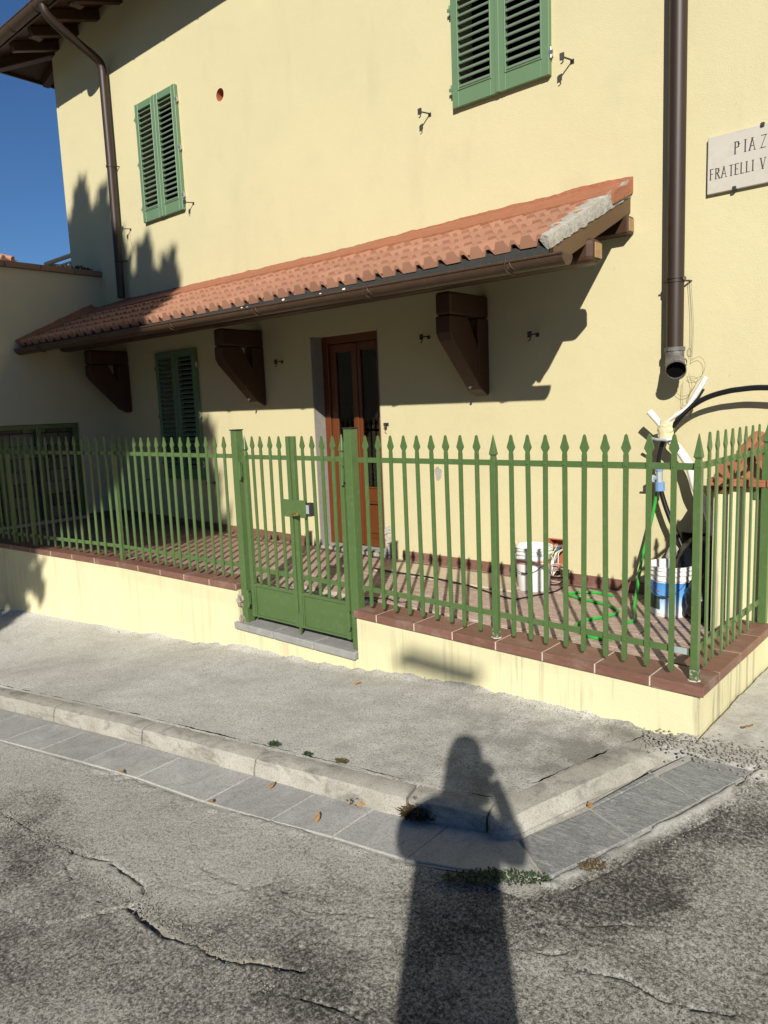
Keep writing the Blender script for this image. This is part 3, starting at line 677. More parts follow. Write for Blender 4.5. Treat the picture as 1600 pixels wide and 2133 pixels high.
# louvred shutters: each leaf a part, each slat a sub-part
slat_mesh = {}
def shutter(x0, x1, z0, z1, y, nslat, hinge_dz):
    mid = (x0+x1)/2; lw = (x1-x0)/2-.003; T = .042; st = .062; top = .075; bot = .125
    for side, xa in ((0, x0), (1, mid+.003)):
        xb = xa+lw
        m = MB()
        m.box(xa, xa+st, y, y+T, z0, z1); m.box(xb-st, xb, y, y+T, z0, z1)
        m.box(xa+st, xb-st, y+.001, y+T-.001, z1-top, z1-.001); m.box(xa+st, xb-st, y+.001, y+T-.001, z0+.001, z0+bot)
        # thin raised bead round the louvre field
        bx0, bx1, bz0, bz1 = xa+st-.008, xb-st+.008, z0+bot-.008, z1-top+.008
        for q in ((bx0, bx0+.012, bz0, bz1), (bx1-.012, bx1, bz0, bz1), (bx0+.012, bx1-.012, bz0, bz0+.012), (bx0+.012, bx1-.012, bz1-.012, bz1)): m.box(q[0], q[1], y-.006, y+.004, q[2], q[3])
        if side == 1: m.box(mid-.020, mid+.014, y-.009, y+.002, z0+.002, z1-.002)
        leaf = hpart(m, 'shutter_leaf', M['shutter'], bevel=.003)
        w = xb-xa-2*st; key = round(w, 3)
        if key not in slat_mesh:
            s_ = MB(); a = R_(38)
            s_.obox((0, 0, 0), (1, 0, 0), (0, math.cos(a), math.sin(a)), (0, -math.sin(a), math.cos(a)), w/2+.004, .026, .0055)
            slat_mesh[key] = s_.mesh('slat', M['slat'])
        H = (z1-top)-(z0+bot)
        for k in range(nslat):
            o = link('slat', slat_mesh[key], None, .002); o.location = ((xa+xb)/2, y+.020, z0+bot+H*(k+.5)/nslat); attach(o, leaf)
        hx = xa-.010 if side == 0 else xb+.010
        for dz in hinge_dz:
            h = MB(); z = z0+(z1-z0)*dz
            h.tube([(hx, y+.012, z-.035), (hx, y+.012, z+.035)], .009, 8); h.box(min(hx, (xa+xb)/2-.0) if False else hx-.004, hx+.004, y+.01, YW+.01, z-.02, z+.02)
            h.box(hx-.02, hx+.02, y+.001, y+.006, z-.012, z+.012)
            hg = hpart(h, 'hinge', M['steel'] if side == 1 else M['shutter'], leaf)  # right-hand hinges get bright steel to paint the light they catch
shutter(*SH['upper_small'], YW-.045, 20, (.12, .50, .88))
shutter(*SH['upper_big'], YW-.045, 22, (.10, .50, .88))
shutter(*SH['lower'], YW-.045, 24, (.12, .50, .88))

# wooden double door with glass
dr = empty('front_door', (-4.95, YW+.16, -1.38)); attach(dr, house)
x0, x1, z0, z1 = DOOR; yd = YW+.165
m = MB(); m.box(x0, x0+.085, yd-.02, yd+.06, FZ(-5)-.0, z1); m.box(x1-.085, x1, yd-.02, yd+.06, FZ(-5), z1); m.box(x0+.085, x1-.085, yd-.02, yd+.06, z1-.075, z1)
hpart(m, 'door_frame', M['door'], dr, bevel=.004)
xm = (x0+x1)/2
for sgn, a, b in ((0, x0+.088, xm-.002), (1, xm+.002, x1-.088)):
    m = MB(); st = .085 if sgn == 0 else .055; st2 = .055 if sgn == 0 else .085; zb = FZ(-5)+.03
    m.box(a, a+st, yd, yd+.045, zb, z1-.08); m.box(b-st2, b, yd, yd+.045, zb, z1-.08)
    for q0, q1 in ((zb, -1.26), (-.905, -.76), (z1-.155, z1-.08)): m.box(a+st, b-st2, yd+.001, yd+.044, q0, q1)
    m.box(a+st-.004, b-st2+.004, yd-.008, yd+.0, -.775, -.757); m.box(a+st-.004, b-st2+.004, yd-.008, yd+.0, -.925, -.905); m.box(a+st-.004, b-st2+.004, yd-.008, yd, -1.262, -1.245)
    m.box(a+st+.002, b-st2-.002, yd+.020, yd+.030, -1.262, -.903); m.box(a+st+.035, b-st2-.035, yd+.008, yd+.022, -1.215, -.955)
    leaf = hpart(m, 'door_leaf', M['door'], bevel=.003); leaf_p = leaf
    leaf.parent = dr; leaf.matrix_parent_inverse = world_inv(dr)
    g = MB(); g.box(a+st+.001, b-st2-.001, yd+.018, yd+.022, -.759, z1-.156)
    hpart(g, 'glass_pane', M['glass'], dr)
m = MB(); m.box(xm-.020, xm+.020, yd-.014, yd+.0, FZ(-5)+.04, z1-.09)
hpart(m, 'cover_strip', M['door'], dr, bevel=.004)
m = MB(); m.box(x0+.05, x1-.05, yd+.10, yd+.12, -1.35, z1-.05)
for k in range(5): m.box(x0+.1+k*.15, x0+.11+k*.15, yd+.09, yd+.10, -.7, -.1)
hpart(m, 'inner_shutter', M['door'], dr)
m = MB(); m.tube([(xm-.07, yd-.002, -.62), (xm-.07, yd-.04, -.62), (xm-.07, yd-.045, -.68)], .007, 8); m.box(xm-.085, xm-.055, yd-.004, yd+.001, -.72, -.55)
hpart(m, 'door_handle', M['steel'], dr)
m = MB(); m.box(x0+.001, x1-.001, YW-.035, yd+.08, FZ(-5)-.10, FZ(-5)+.022)
hpart(m, 'door_sill', M['mortar'], bevel=.006)
m = MB()    # unpainted mortar band on the reveal
m.box(x0+.0015, x0+.010, YW+.002, yd-.02, FZ(-5)+.02, z1-.002); m.box(x1-.010, x1-.0015, YW+.002, yd-.02, FZ(-5)+.02, z1-.002)
hpart(m, 'door_reveal', M['reveal'])

# skirting tiles
def skirting(xa, xb, y, parent):
    x = xa
    while x < xb-.02:
        x2 = min(x+.33, xb); z = FZ((x+x2)/2)
        m = MB(); m.box(x+.002, x2-.002, y-.012, y+.002, z-.01, z+.082)
        o = m.build('skirting_tile', M['cap'], None, bevel=.002); attach(o, parent); x = x2
skirting(XL+.01, -5.55, YW, house); skirting(-4.30, -1.9, YW, house)
m = MB()
for k in range(60):
    a = random.uniform(-4.50, -4.44); z = random.uniform(-1.38, -1.10); s = random.uniform(.006, .016); m.obox((a, YW-.002, z), (1, random.random(), 0), (-random.random(), 1, .2), (0, .1, 1), s, .008, s)
hpart(m, 'broken_plaster_edge', M['mortar'])

# roof of the house: hipped eaves seen from below
EY, EX, EZ = 4.43, -10.62, 4.60; SL = .33
def roof_z(x, y): return EZ+SL*min(y-EY, x-EX)
m = MB()
hip = [(EX, EY, EZ), (4.6, EY, EZ), (4.6, 13.5, EZ+SL*0), (EX, 13.5, EZ)]
ridge = 4.2
for h0, nm, mat in ((0, 'soffit_boards', 'wood_dark'), (.06, 'roof_covering', 'far_roof')):
    m = MB(); e = .0 if h0 == 0 else .02; zz = EZ+h0
    A = (EX-e, EY-e, zz); B = (4.6, EY-e, zz); C = (4.6, EY+4.5, zz+SL*4.5); D = (EX+4.5, EY+4.5, zz+SL*4.5); E_ = (EX-e, 13.5, zz); F = (EX+4.5, 9, zz+SL*4.5); G = (4.6, 13.5, zz)
    m.add([A, B, C, D, E_, F, G], [(0, 1, 2, 3), (0, 3, 5, 4), (3, 2, 5), (4, 5, 2, 6)])
    hpart(m, nm, M[mat])
m = MB(); m.box(EX, 4.6, EY-.012, EY+.012, EZ-.03, EZ+.075); m.box(EX-.012, EX+.012, EY+.012, 13.5, EZ-.03, EZ+.075)
hpart(m, 'eave_board', M['wood_dark'])
def rafter(p0, p1, w, h):
    p0 = Vector(p0); p1 = Vector(p1); t = (p1-p0).normalized(); s = t.cross(Vector((0, 0, 1))).normalized(); u = s.cross(t)
    mb = MB(); mb.obox((p0+p1)/2-u*h/2, t, s, u, (p1-p0).length/2, w/2, h/2); return mb
x = -9.80
while x < 4.4:
    hpart(rafter((x, EY+.05, EZ-.003+.0165), (x, YW+.05, EZ-.003+SL*(YW+.05-EY)), .085, .11), 'rafter', M['wood_beam'], bevel=.006); x += .52
y = 5.25
while y < 12:
    hpart(rafter((EX+.05, y, EZ+.0135), (-9.93, y, EZ-.003+SL*(-9.93-EX)), .085, .11), 'rafter', M['wood_beam'], bevel=.006); y += .52
hpart(rafter((EX+.05, EY+.05, EZ+.012), (-9.9, YW+.06, EZ-.004+SL*(YW+.02-EY)), .11, .13), 'hip_rafter', M['wood_beam'], bevel=.006)
m = MB(); x = -9.62
while x < 4: m.box(x, x+.10, EY+.20, EY+.34, EZ+.045, EZ+.062); x += .52
hpart(m, 'soffit_batten', M['wood_fascia'])
def gutter_mesh(x0, x1, yc, zt, r, endcap=True, th=.004, drop=0.0):
    m = MB(); n = 14
    for xa, xb, rr in ((x0, x1, r),):
        out = [(yc+rr*math.cos(a), zt+rr*math.sin(a)) for a in [math.pi+math.pi*k/n for k in range(n+1)]]
        inn = [(yc+(rr-th)*math.cos(a), zt+(rr-th)*math.sin(a)) for a in [2*math.pi-math.pi*k/n for k in range(n+1)]]
        prof = out+inn; N_ = len(prof)
        m.add([(xa, p[0], p[1]) for p in prof]+[(xb, p[0], p[1]) for p in prof], [(i, (i+1) % N_, N_+(i+1) % N_, N_+i) for i in range(N_)])
    m.tube([(x0, yc-r, zt), (x1, yc-r, zt)], .009, 8)
    if endcap:
        for xe in (x0, x1): m.add([(xe, p[0], p[1]) for p in out], [tuple(range(len(out)))])
    m.v = [(a, b, c-drop*(a-x0)/(x1-x0)) for a, b, c in m.v]   # fall towards the outlet
    return m
hpart(gutter_mesh(EX-.08, 4.6, EY-.085, EZ+.02, .072), 'gutter', M['brown_gutter'], smooth=True)
x = -10.0
while x < 4:
    m = MB(); n = 12
    m.tube([(x, EY-.085+.077*math.cos(a), EZ+.02+.077*math.sin(a)) for a in [math.pi+math.pi*k/n for k in range(n+1)]], .004, 6); hpart(m, 'gutter_bracket', M['brown_gutter'], smooth=True); x += .62
# downpipes
dp = MB(); path = smooth_path([(-8.60, EY-.085, EZ-.035), (-8.60, EY-.05, EZ-.13), (-8.60, EY+.10, EZ-.23), (-8.61, EY+.33, EZ-.33), (-8.62, YW-.12, EZ-.43), (-8.62, YW-.082, EZ-.53)], 5)
dp.tube(path, .050, 16); p0 = path[-1]
dp.tube([p0, (-8.622, YW-.08, 3.0)], .050, 18); dp.tube([(-8.622, YW-.08, 3.02), (-8.64, YW-.08, 1.46)], .047, 18)
dpo = hpart(dp, 'downpipe', M['brown_pipe'], smooth=True)
for z in (3.0, 1.9):
    m = MB(); m.tube([(-8.625, YW-.08, z-.012), (-8.625, YW-.08, z+.012)], .055, 16); m.tube([(-8.58, YW-.06, z), (-8.56, YW+.01, z)], .006, 6); hpart(m, 'pipe_clamp', M['brown_pipe'], dpo, smooth=True)
dp = MB(); dp.tube([(-1.845, YW-.09, 4.7), (-1.832, YW-.09, .30)], .053, 20)
dpo = hpart(dp, 'downpipe', M['brown_pipe'], smooth=True)
m = MB(); m.tube([(-1.834, YW-.09, .72), (-1.834, YW-.09, .732)], .059, 16); m.tube([(-1.834, YW-.09, .742), (-1.834, YW-.09, .754)], .059, 16); m.tube([(-1.775, YW-.10, .737), (-1.765, YW-.12, .737)], .012, 8); m.tube([(-1.79, YW-.08, .73), (-1.76, YW+.01, .73)], .006, 6); m.tube([(-1.88, YW-.1, .73), (-1.91, YW-.1, .73)], .006, 6)
hpart(m, 'pipe_clamp', M['brown_pipe'], dpo, smooth=True)
m = MB(); c = Vector((-1.831, YW-.09, .21)); dirv = Vector((.42, -.9, -.12)).normalized(); pts = [Vector((-1.831, YW-.09, .305)), Vector((-1.831, YW-.09, .23))]
for t in np.linspace(0, 1, 7)[1:]: pts.append(c+Vector((0, 0, .02))*(1-t)+Vector((0, 0, -.04))*t*1.0+dirv*.105*t**1.4)
m.tube(pts, [.058]*2+[.061]*6, 24, caps=False); m.tube([(-1.831, YW-.09, .285), (-1.831, YW-.09, .31)], .064, 24)
e = pts[-1]; ring = []
m.tube([e-dirv*.01, e+dirv*.012], .064, 24, caps=False); m.tube([e+dirv*.012, e-dirv*.05], .060, 24, caps=False)
hpart(m, 'pipe_elbow', M['grey_pvc'], dpo, smooth=True)
m = MB(); a = dirv.cross(Vector((0, 0, 1))).normalized(); b = dirv.cross(a); m.add([e-dirv*.035+(a*math.cos(t)+b*math.sin(t))*.061 for t in np.linspace(0, 2*math.pi, 20, endpoint=False)], [tuple(range(20))])
hpart(m, 'pipe_mouth_shade', M['black'], dpo)  # black disc paints the shade inside the elbow

# ------------------------------------------------------------------ annex on the left with parapet coping and a barred opening
annex = tag(empty('annex', (XL, 4, -1.3)), 'low yellow annex in shade with brown coping and a block filled opening', 'annex')
m = MB(); ya, yb, za, zb = 2.9, 4.612, -1.24, -.043
ys = [-2.0, ya, yb, YW+.0]; zs = [-3.0, za, zb, 1.80]
for i in range(3):
    for j in range(3):
        if i == 1 and j == 1: continue
        m.add([(XL, ys[i], zs[j]), (XL, ys[i+1], zs[j]), (XL, ys[i+1], zs[j+1]), (XL, ys[i], zs[j+1])], [(0, 1, 2, 3)])
xd = XL-.25
m.add([(XL, ya, za), (XL, yb, za), (xd, yb, za), (xd, ya, za)], [(0, 1, 2, 3)]); m.add([(XL, ya, zb), (XL, yb, zb), (xd, yb, zb), (xd, ya, zb)], [(0, 1, 2, 3)])
m.add([(XL, ya, za), (XL, ya, zb), (xd, ya, zb), (xd, ya, za)], [(0, 1, 2, 3)]); m.add([(XL, yb, za), (XL, yb, zb), (xd, yb, zb), (xd, yb, za)], [(0, 1, 2, 3)])
m.add([(XL, -2, -3), (XL, -2, 1.8), (-18, -2, 1.8), (-18, -2, -3)], [(0, 1, 2, 3)]); m.add([(XL, -2, 1.795), (XL, YW+2, 1.795), (-18, YW+2, 1.795), (-18, -2, 1.795)], [(0, 1, 2, 3)])
m.add([(XL-.0, YW, -3), (XL, YW, 1.8), (-9.98, YW-.002, 1.8), (-9.98, YW-.002, -3)], [(0, 1, 2, 3)])
o = m.build('wall', M['stucco_annex'], None); attach(o, annex)
m = MB(); m.add([(xd-.005, ya-.02, za-.02), (xd-.005, yb+.02, za-.02), (xd-.005, yb+.02, zb+.02), (xd-.005, ya-.02, zb+.02)], [(0, 1, 2, 3)]); o = m.build('light_stop', M['black'], None); attach(o, annex)  # added black sheet, stops light leaking in behind the blocks
y = -2.0
while y < YW-.03:
    y2 = min(y+.42, YW+.02); m = MB(); m.box(XL-.30, XL+.045, y+.002, y2-.002, 1.80, 1.868); o = m.build('coping_tile', M['coping'], None, bevel=.01, seg=2); attach(o, annex); y = y2
m = MB(); m.box(XL-.10, XL+.035, ya-.05, yb+.01, za-.035, za+.002); o = m.build('window_sill', M['marble'], None, bevel=.004); attach(o, annex)
z = za+.004; row = 0
while z < zb-.05:
    y = ya-(.15 if row % 2 else 0)
    while y < yb:
        a = max(y, ya+.002)+.006; b = min(y+.30, yb-.004)-.006
        if b-a > .03:
            m = MB(); j = random.uniform(-.006, .006); m.box(xd-.02, XL-.155+j, a, b, z+.003, min(z+.152, zb-.004)); o = m.build('block', M['block'], None, bevel=.006); attach(o, annex)
        y += .30
    z += .155; row += 1
m = MB()
for yy in (4.57, 4.10, 3.62, 3.14): m.box(XL-.075, XL-.035, yy-.03, yy+.03, za+.004, zb-.002)
m.box(XL-.073, XL-.037, ya+.002, yb-.002, zb-.06, zb-.003)
o = m.build('grate_frame', M['fence'], None, bevel=.003); attach(o, annex)
m = MB(); m.box(XL-.012+.012, XL+.012, 2.86, YW-.014, FZ(XL)-.01, FZ(XL)+.08)
y = 2.9
while y < YW-.05:
    mm = MB(); y2 = min(y+.33, YW-.016); mm.box(XL-.001, XL+.012, y+.002, y2-.002, FZ(XL)-.01, FZ(XL)+.085); o = mm.build('skirting_tile', M['cap'], None, bevel=.002); attach(o, annex); y = y2
# what stands on and beyond the annex roof
ch = tag(empty('chimney', (-13.6, 5.6, 1.8)), 'small brick chimney with clay tile hat above the annex coping', 'chimney')
def local(o, p): return attach(o, p)
CHX = -14.48
local(MB().box(CHX-.45, CHX+.42, 5.3, 5.9, 1.8, 2.650).build('shaft', M['far_wall'], None), ch)
local(MB().box(CHX-.52, CHX+.49, 5.2, 6.0, 2.650, 2.710).build('slab', M['mortar'], None), ch)
for dx in (-.38, -.12, .14, .38):
    for dy in (-.25, .25): local(MB().box(CHX+dx-.05, CHX+dx+.05, 5.6+dy-.06, 5.6+dy+.06, 2.710, 2.840).build('brick_pillar', M['terracotta'], None), ch)
m = MB(); m.add([(CHX-.62, 5.1, 2.840), (CHX+.60, 5.1, 2.840), (CHX+.60, 6.1, 2.840), (CHX-.62, 6.1, 2.840), (CHX, 5.6, 3.040)], [(0, 1, 4), (1, 2, 4), (2, 3, 4), (3, 0, 4), (0, 3, 2, 1)])
local(m.build('hat', M['tileroof'], None), ch)
for k in range(9):
    x = CHX-.56+k*.14; m = MB(); m.tube([(x, 5.09, 2.855), (CHX+(x-CHX)*.25, 5.56, 3.035)], [.05, .03], 8); local(m.build('clay_tile', M['tileroof'], None, smooth=True), ch)
for k in range(6):
    y = 5.2+k*.16; m = MB(); m.tube([(CHX+.61, y, 2.855), (CHX+.06, 5.6+(y-5.6)*.25, 3.035)], [.05, .03], 8); local(m.build('clay_tile', M['tileroof'], None, smooth=True), ch)
rl = tag(empty('roof_railing', (-11.5, 6.3, 1.8)), 'dark metal railing on the annex roof terrace against the sky', 'railing')
m = MB()
m.tube([(-11.95, 5.67, 2.44), (-9.99, 5.67, 2.44)], .032, 6); m.tube([(-11.95, 5.67, 2.44), (-11.95, 7.6, 2.44)], .025, 6); local(m.build('handrail', M['dark_iron'], None), rl)
m = MB(); m.tube([(-11.95, 5.67, 1.8), (-11.95, 5.67, 2.44)], .025, 6); local(m.build('post', M['dark_iron'], None), rl)
m = MB(); m.tube([(-11.95, 5.67, 2.35), (-9.99, 5.67, 2.35)], .015, 6); m.tube([(-11.95, 5.67, 2.35), (-11.95, 7.6, 2.35)], .02, 6); local(m.build('rail', M['dark_iron'], None), rl)
bar_me = MB().box(-.014, .014, -.014, .014, 0, .56).mesh('bar', M['dark_iron'])
for k in range(14):
    o = link('bar', bar_me); o.location = (-11.85+k*.14, 5.67, 1.8); attach(o, rl)
for k in range(10):
    o = link('bar', bar_me); o.location = (-11.95, 5.8+k*.15, 1.8); attach(o, rl)
pl = MB()
for k in range(260):
    a = random.uniform(0, 6.28); r = random.random()**.5*.13; c = Vector((XL-.14+r*math.cos(a), YW-.21+r*math.sin(a)*1.3, 1.87+random.random()*.07*(1-r/.16))); d = Vector((random.uniform(-1, 1), random.uniform(-1, 1), random.uniform(.1, 1))).normalized(); s = d.cross(Vector((.3, .2, 1))).normalized()
    pl.add([c, c+d*.018+s*.012, c+d*.04, c+d*.018-s*.012], [(0, 1, 2, 3)])
tag(pl.build('succulent_plant', M['weed_dry']), 'small dry cushion plant growing on the end of the annex coping', 'plant')

# ------------------------------------------------------------------ porch canopy
can = tag(empty('porch_canopy', (-5.7, YW, .8)), 'terracotta tiled lean-to canopy on timber brackets over the door', 'canopy')
CX0, CX1 = XL+.02, -2.18; EYc, EZc = 3.97, .888; th = math.atan(.43); ct, st_ = math.cos(th), math.sin(th)
def cp(x, t, h):     # point on canopy: t along the slope from the eave, h above tile bed
    return (x, EYc+t*ct-h*st_, EZc+t*st_+h*ct)
TW = .180
prof = [(0, .002), (.004, .002), (.022, .042), (.078, .045), (.096, .006), (.108, .004), (.124, .036), (.148, .036), (.164, .006), (TW-.002, .002)]
m = MB(); Lt = .345; ny = 3; rows = []
for k in range(ny+1):
    t = Lt*k/ny; rows.append([(x-TW/2, t*ct-(h+.024*(1-k/ny))*st_, t*st_+(h+.024*(1-k/ny))*ct) for x, h in prof])
m.grid(rows)
low = [(x-TW/2, -(h+.006)*st_+.0, (h+.006)*ct) for x, h in prof]; low = [(x-TW/2, -((h*.62+.012) if .110 < x < .165 else -.004)*st_, ((h*.62+.012) if .110 < x < .165 else -.004)*ct) for x, h in prof]
m.grid([low, rows[0]]); m.grid([[(x, y+Lt*ct, z+Lt*st_-.01) for x, y, z in low], low])
tile_me = m.mesh('roof_tile', M['tileroof'])
nt_ = int((CX1-CX0)/TW)
for r in range(4):
    for k in range(nt_+1):
        x = CX1-TW/2-.004-k*TW
        if x-TW/2 < CX0-.06: continue
        o = link('roof_tile', tile_me); jt = random.uniform(-.004, .004)
        t = (0, .215, .485, .745)[r]+jt; p = cp(x, t, random.uniform(0, .003)); u_ = (x-CX0)/(CX1-CX0); o.location = (p[0], p[1], p[2]-.075*u_*(1-u_)*(1-t/1.2)); o.rotation_euler = (random.uniform(-.008, .008), random.uniform(-.012, .012), random.uniform(-.006, .006)); attach(o, can)
def cpart(mb, name, mat, **kw): o = mb.build(name, mat, None, **kw); return attach(o, can)
# boards below the tiles, membrane at the eave
m = MB(); prof2 = [(0, -.024), (1.205, -.024), (1.205, -.05), (0, -.05)]
m.add([cp(CX0, t, h) for t, h in prof2]+[cp(CX1+.0, t, h) for t, h in prof2], [(0, 1, 2, 3), (7, 6, 5, 4), (0, 4, 5, 1), (1, 5, 6, 2), (2, 6, 7, 3), (3, 7, 4, 0)])
cpart(m, 'roof_boards', M['wood_dark'])
rows = [[], [], []]
for k in range(140):
    x = CX0+.02+(CX1-CX0-.02)*k/139; w = .004*nz(x, 0, 0, 6)
    rows[0].append((x, EYc+.012, EZc+.012)); rows[1].append((x, EYc+.002+w, EZc-.045)); rows[2].append((x, EYc-.002+w*2, EZc-.082+.006*nz(x, 4, 0, 5)))
m = MB(); m.grid(rows); cpart(m, 'membrane_strip', M['membrane'], smooth=True)
for k in range(9):
    x = random.uniform(-5.9, -3.2); q = random.uniform(.004, .011); cpart(MB().obox((x, EYc-.004, EZc-.055+random.uniform(-.01, .02)), (1, .3*random.random(), .4*random.random()), (0, 1, .3), (-.3, 0, 1), q, .003, q*.7), 'mortar_chip', M['chip'])
# gable: verge mortar and fascia board
m = MB(); rows = []
n = 70
for k in range(n+1):
    t = -.01+1.22*k/n; w = max(.03, .026+.13*(k/n)**1.1*(1+.7*nz(t, 0, 0, 6)+.5*nz(t, 2, 0, 19))+.05*((t % .265)/.265)*(t > .2)); w = w*(1-.85*max(0, min(1, (t-.84)/.10))) + .004
    j = lambda q: .012*nz(t, q, 0, 14)+.008*nz(t, q, 3, 38)
    rows.append([cp(CX1-w-.012, t, .030), cp(CX1-w, t, .052+.018*(k/n)**2+j(0)), cp(CX1-w*.6, t, .055+.018*(k/n)**2+j(1)), cp(CX1-w*.25, t, .052+.018*(k/n)**2+j(2)), cp(CX1+.003+j(3)*.5, t, .042+.040*(k/n)**2+j(3)*.7), cp(CX1+.010+j(4)*.6, t, .012), cp(CX1+.010+j(5)*.7, t, -.026+j(6)*.8), cp(CX1-.01, t, -.030)])
m.grid(rows); m.add(rows[0], [(0, 1, 2, 3, 4, 5, 6, 7)])
cpart(m, 'verge_mortar', M['mortar'])
m = MB(); pr = [(.03, -.028), (1.24, -.028), (1.205, -.125), (.16, -.135), (.10, -.120), (.05, -.118)]
m.add([cp(CX1-.022, t, h) for t, h in pr]+[cp(CX1+.004, t, h) for t, h in pr], [(0, 1, 2, 3, 4, 5), (11, 10, 9, 8, 7, 6)]+[(i, 6+i, 6+(i+1) % 6, (i+1) % 6) for i in range(6)])
cpart(m, 'fascia_board', M['wood_fascia'], bevel=.003)
# mortar flashing against house wall and annex wall
def ztop(x): return float(np.interp(x, [-9.27, -8.68, -7.64, -6.11, -5.64, -4.98, -4.53, -3.86, -3.39, -2.88, -2.43, -2.16], [1.44, 1.465, 1.451, 1.446, 1.449, 1.441, 1.451, 1.458, 1.468, 1.467, 1.481, 1.466]))
rows = []
for k in range(241):
    x = CX0-.0+(-2.158-CX0)*k/240; zt = ztop(x)+.010*nz(x, 0, 0, 6)+.006*nz(x, 0, 0, 22)
    j = lambda q: .010*nz(x, q, 0, 7)+.004*nz(x, q, 0, 25)
    rows.append([(x, YW+.002, zt), (x, YW-.010, zt-.004), (x, YW-.016+j(1)*.4, zt-.045), (x, YW-.028+j(2)*.6, 1.430+(zt-1.43)*.2+j(2)*.4), (x, YW-.075+j(6), 1.402+j(3)*.4), cp(x, 1.03+j(4)*1.5, .074), cp(x, .905+j(4)*1.2, .064), cp(x, .893+j(4)*1.2, .0)])
m = MB(); m.grid(rows); e_ = [(p[0], p[1], p[2]) for p in rows[-1]]; m.add(e_+[(-2.158, YW+.002, 1.36)], [tuple(range(9))])
cpart(m, 'flashing', M['flashing'], smooth=True)
rows = []
for k in range(61):
    t = -.02+1.12*k/60; w = .06+.16*math.sin(min(1, k/45)*math.pi*.5)+.015*nz(t, 0, 0, 8); j = .010*nz(t, 1, 0, 9)
    rows.append([(XL-.002, *cp(0, t, .09+.05*t+j)[1:]), (XL+.012, *cp(0, t, .08+.05*t+j)[1:]), (XL+.05, *cp(0, t, .075+.02*t+j)[1:]), (XL+w*.7, *cp(0, t, .084)[1:]), (XL+w, *cp(0, t, .074+j)[1:]), (XL+w, *cp(0, t, .0)[1:])])
m = MB(); m.grid(rows); m.add(rows[0], [tuple(range(6))]); cpart(m, 'flashing', M['flashing'], smooth=True)
# gutter
GY, GZt, GR = 3.955, .846, .062
g = gutter_mesh(XL+.02, -2.055, GY, GZt, GR, drop=.036); nseg = 1; cpart(g, 'gutter', M['brown_gutter'], smooth=True)
for x in (-8.6, -7.2, -5.95, -4.75, -3.55, -2.42):
    GZt = .846-.036*(x-XL)/7.2; m = MB(); m.tube([(x+.01*math.sin(3*a), GY+(GR+.005)*math.cos(a), GZt+(GR+.005)*math.sin(a)) for a in [math.pi*.92+math.pi*.75*k/10 for k in range(11)]], .004, 6)
    m.tube([(x+.02, GY-GR-.004, GZt+.006), (x+.035, GY-GR-.002, GZt-.03), (x+.05, GY-GR*.7, GZt-.05)], .0022, 5); cpart(m, 'gutter_clip', M['brown_gutter'], smooth=True)
# timbers
m = MB(); m.box(CX0, -2.135, 4.43, 4.59, .832, .985); cpart(m, 'purlin', M['wood_beam'], bevel=.04, seg=3)
m = MB(); m.box(-2.136, -2.130, 4.462, 4.558, .862, .955); cpart(m, 'purlin_end', M['wood_end'], bevel=.002)
m = MB(); m.box(CX0, -2.150, 4.985, YW-.001, 1.085, 1.20); cpart(m, 'wall_plate', M['wood_beam'], bevel=.008)
m = MB(); m.box(-2.151, -2.146, 5.0, 5.08, 1.10, 1.185); cpart(m, 'wall_plate_end', M['wood_end'], bevel=.002)
for bx in (-3.392, -6.15, -8.80):
    root = empty('bracket', (bx, YW, .4)); attach(root, can); w = .068
    def bpart(mb, nm, bv=.016):
        o = mb.build(nm, M['wood_dark'], None, bevel=bv, seg=2); return attach(o, root)
    bpart(MB().box(bx-w, bx+w, 4.565, YW-.004, .655, .828), 'arm', .022)
    bpart(MB().box(bx-w, bx+w, 4.935, YW-.006, .20, .653), 'post', .012)
    b_ = MB(); prb = [(4.565, .652), (4.565, .53), (4.60, .475), (4.965, .105), (YW-.03, .055), (YW-.008, .075), (YW-.008, .26), (4.935, .43), (4.80, .652)]
    b_.add([(bx-w+.002, y, z) for y, z in prb]+[(bx+w-.002, y, z) for y, z in prb], [tuple(range(9)), tuple(range(17, 8, -1))]+[(i, (i+1) % 9, 9+(i+1) % 9, 9+i) for i in range(9)])
    bpart(b_, 'brace', .008)
    s_ = MB().tube([(bx+.01, 4.905, .135), (bx+.01, 4.885, .12)], .010, 8); o = s_.build('screw', M['steel'], None); attach(o, root)

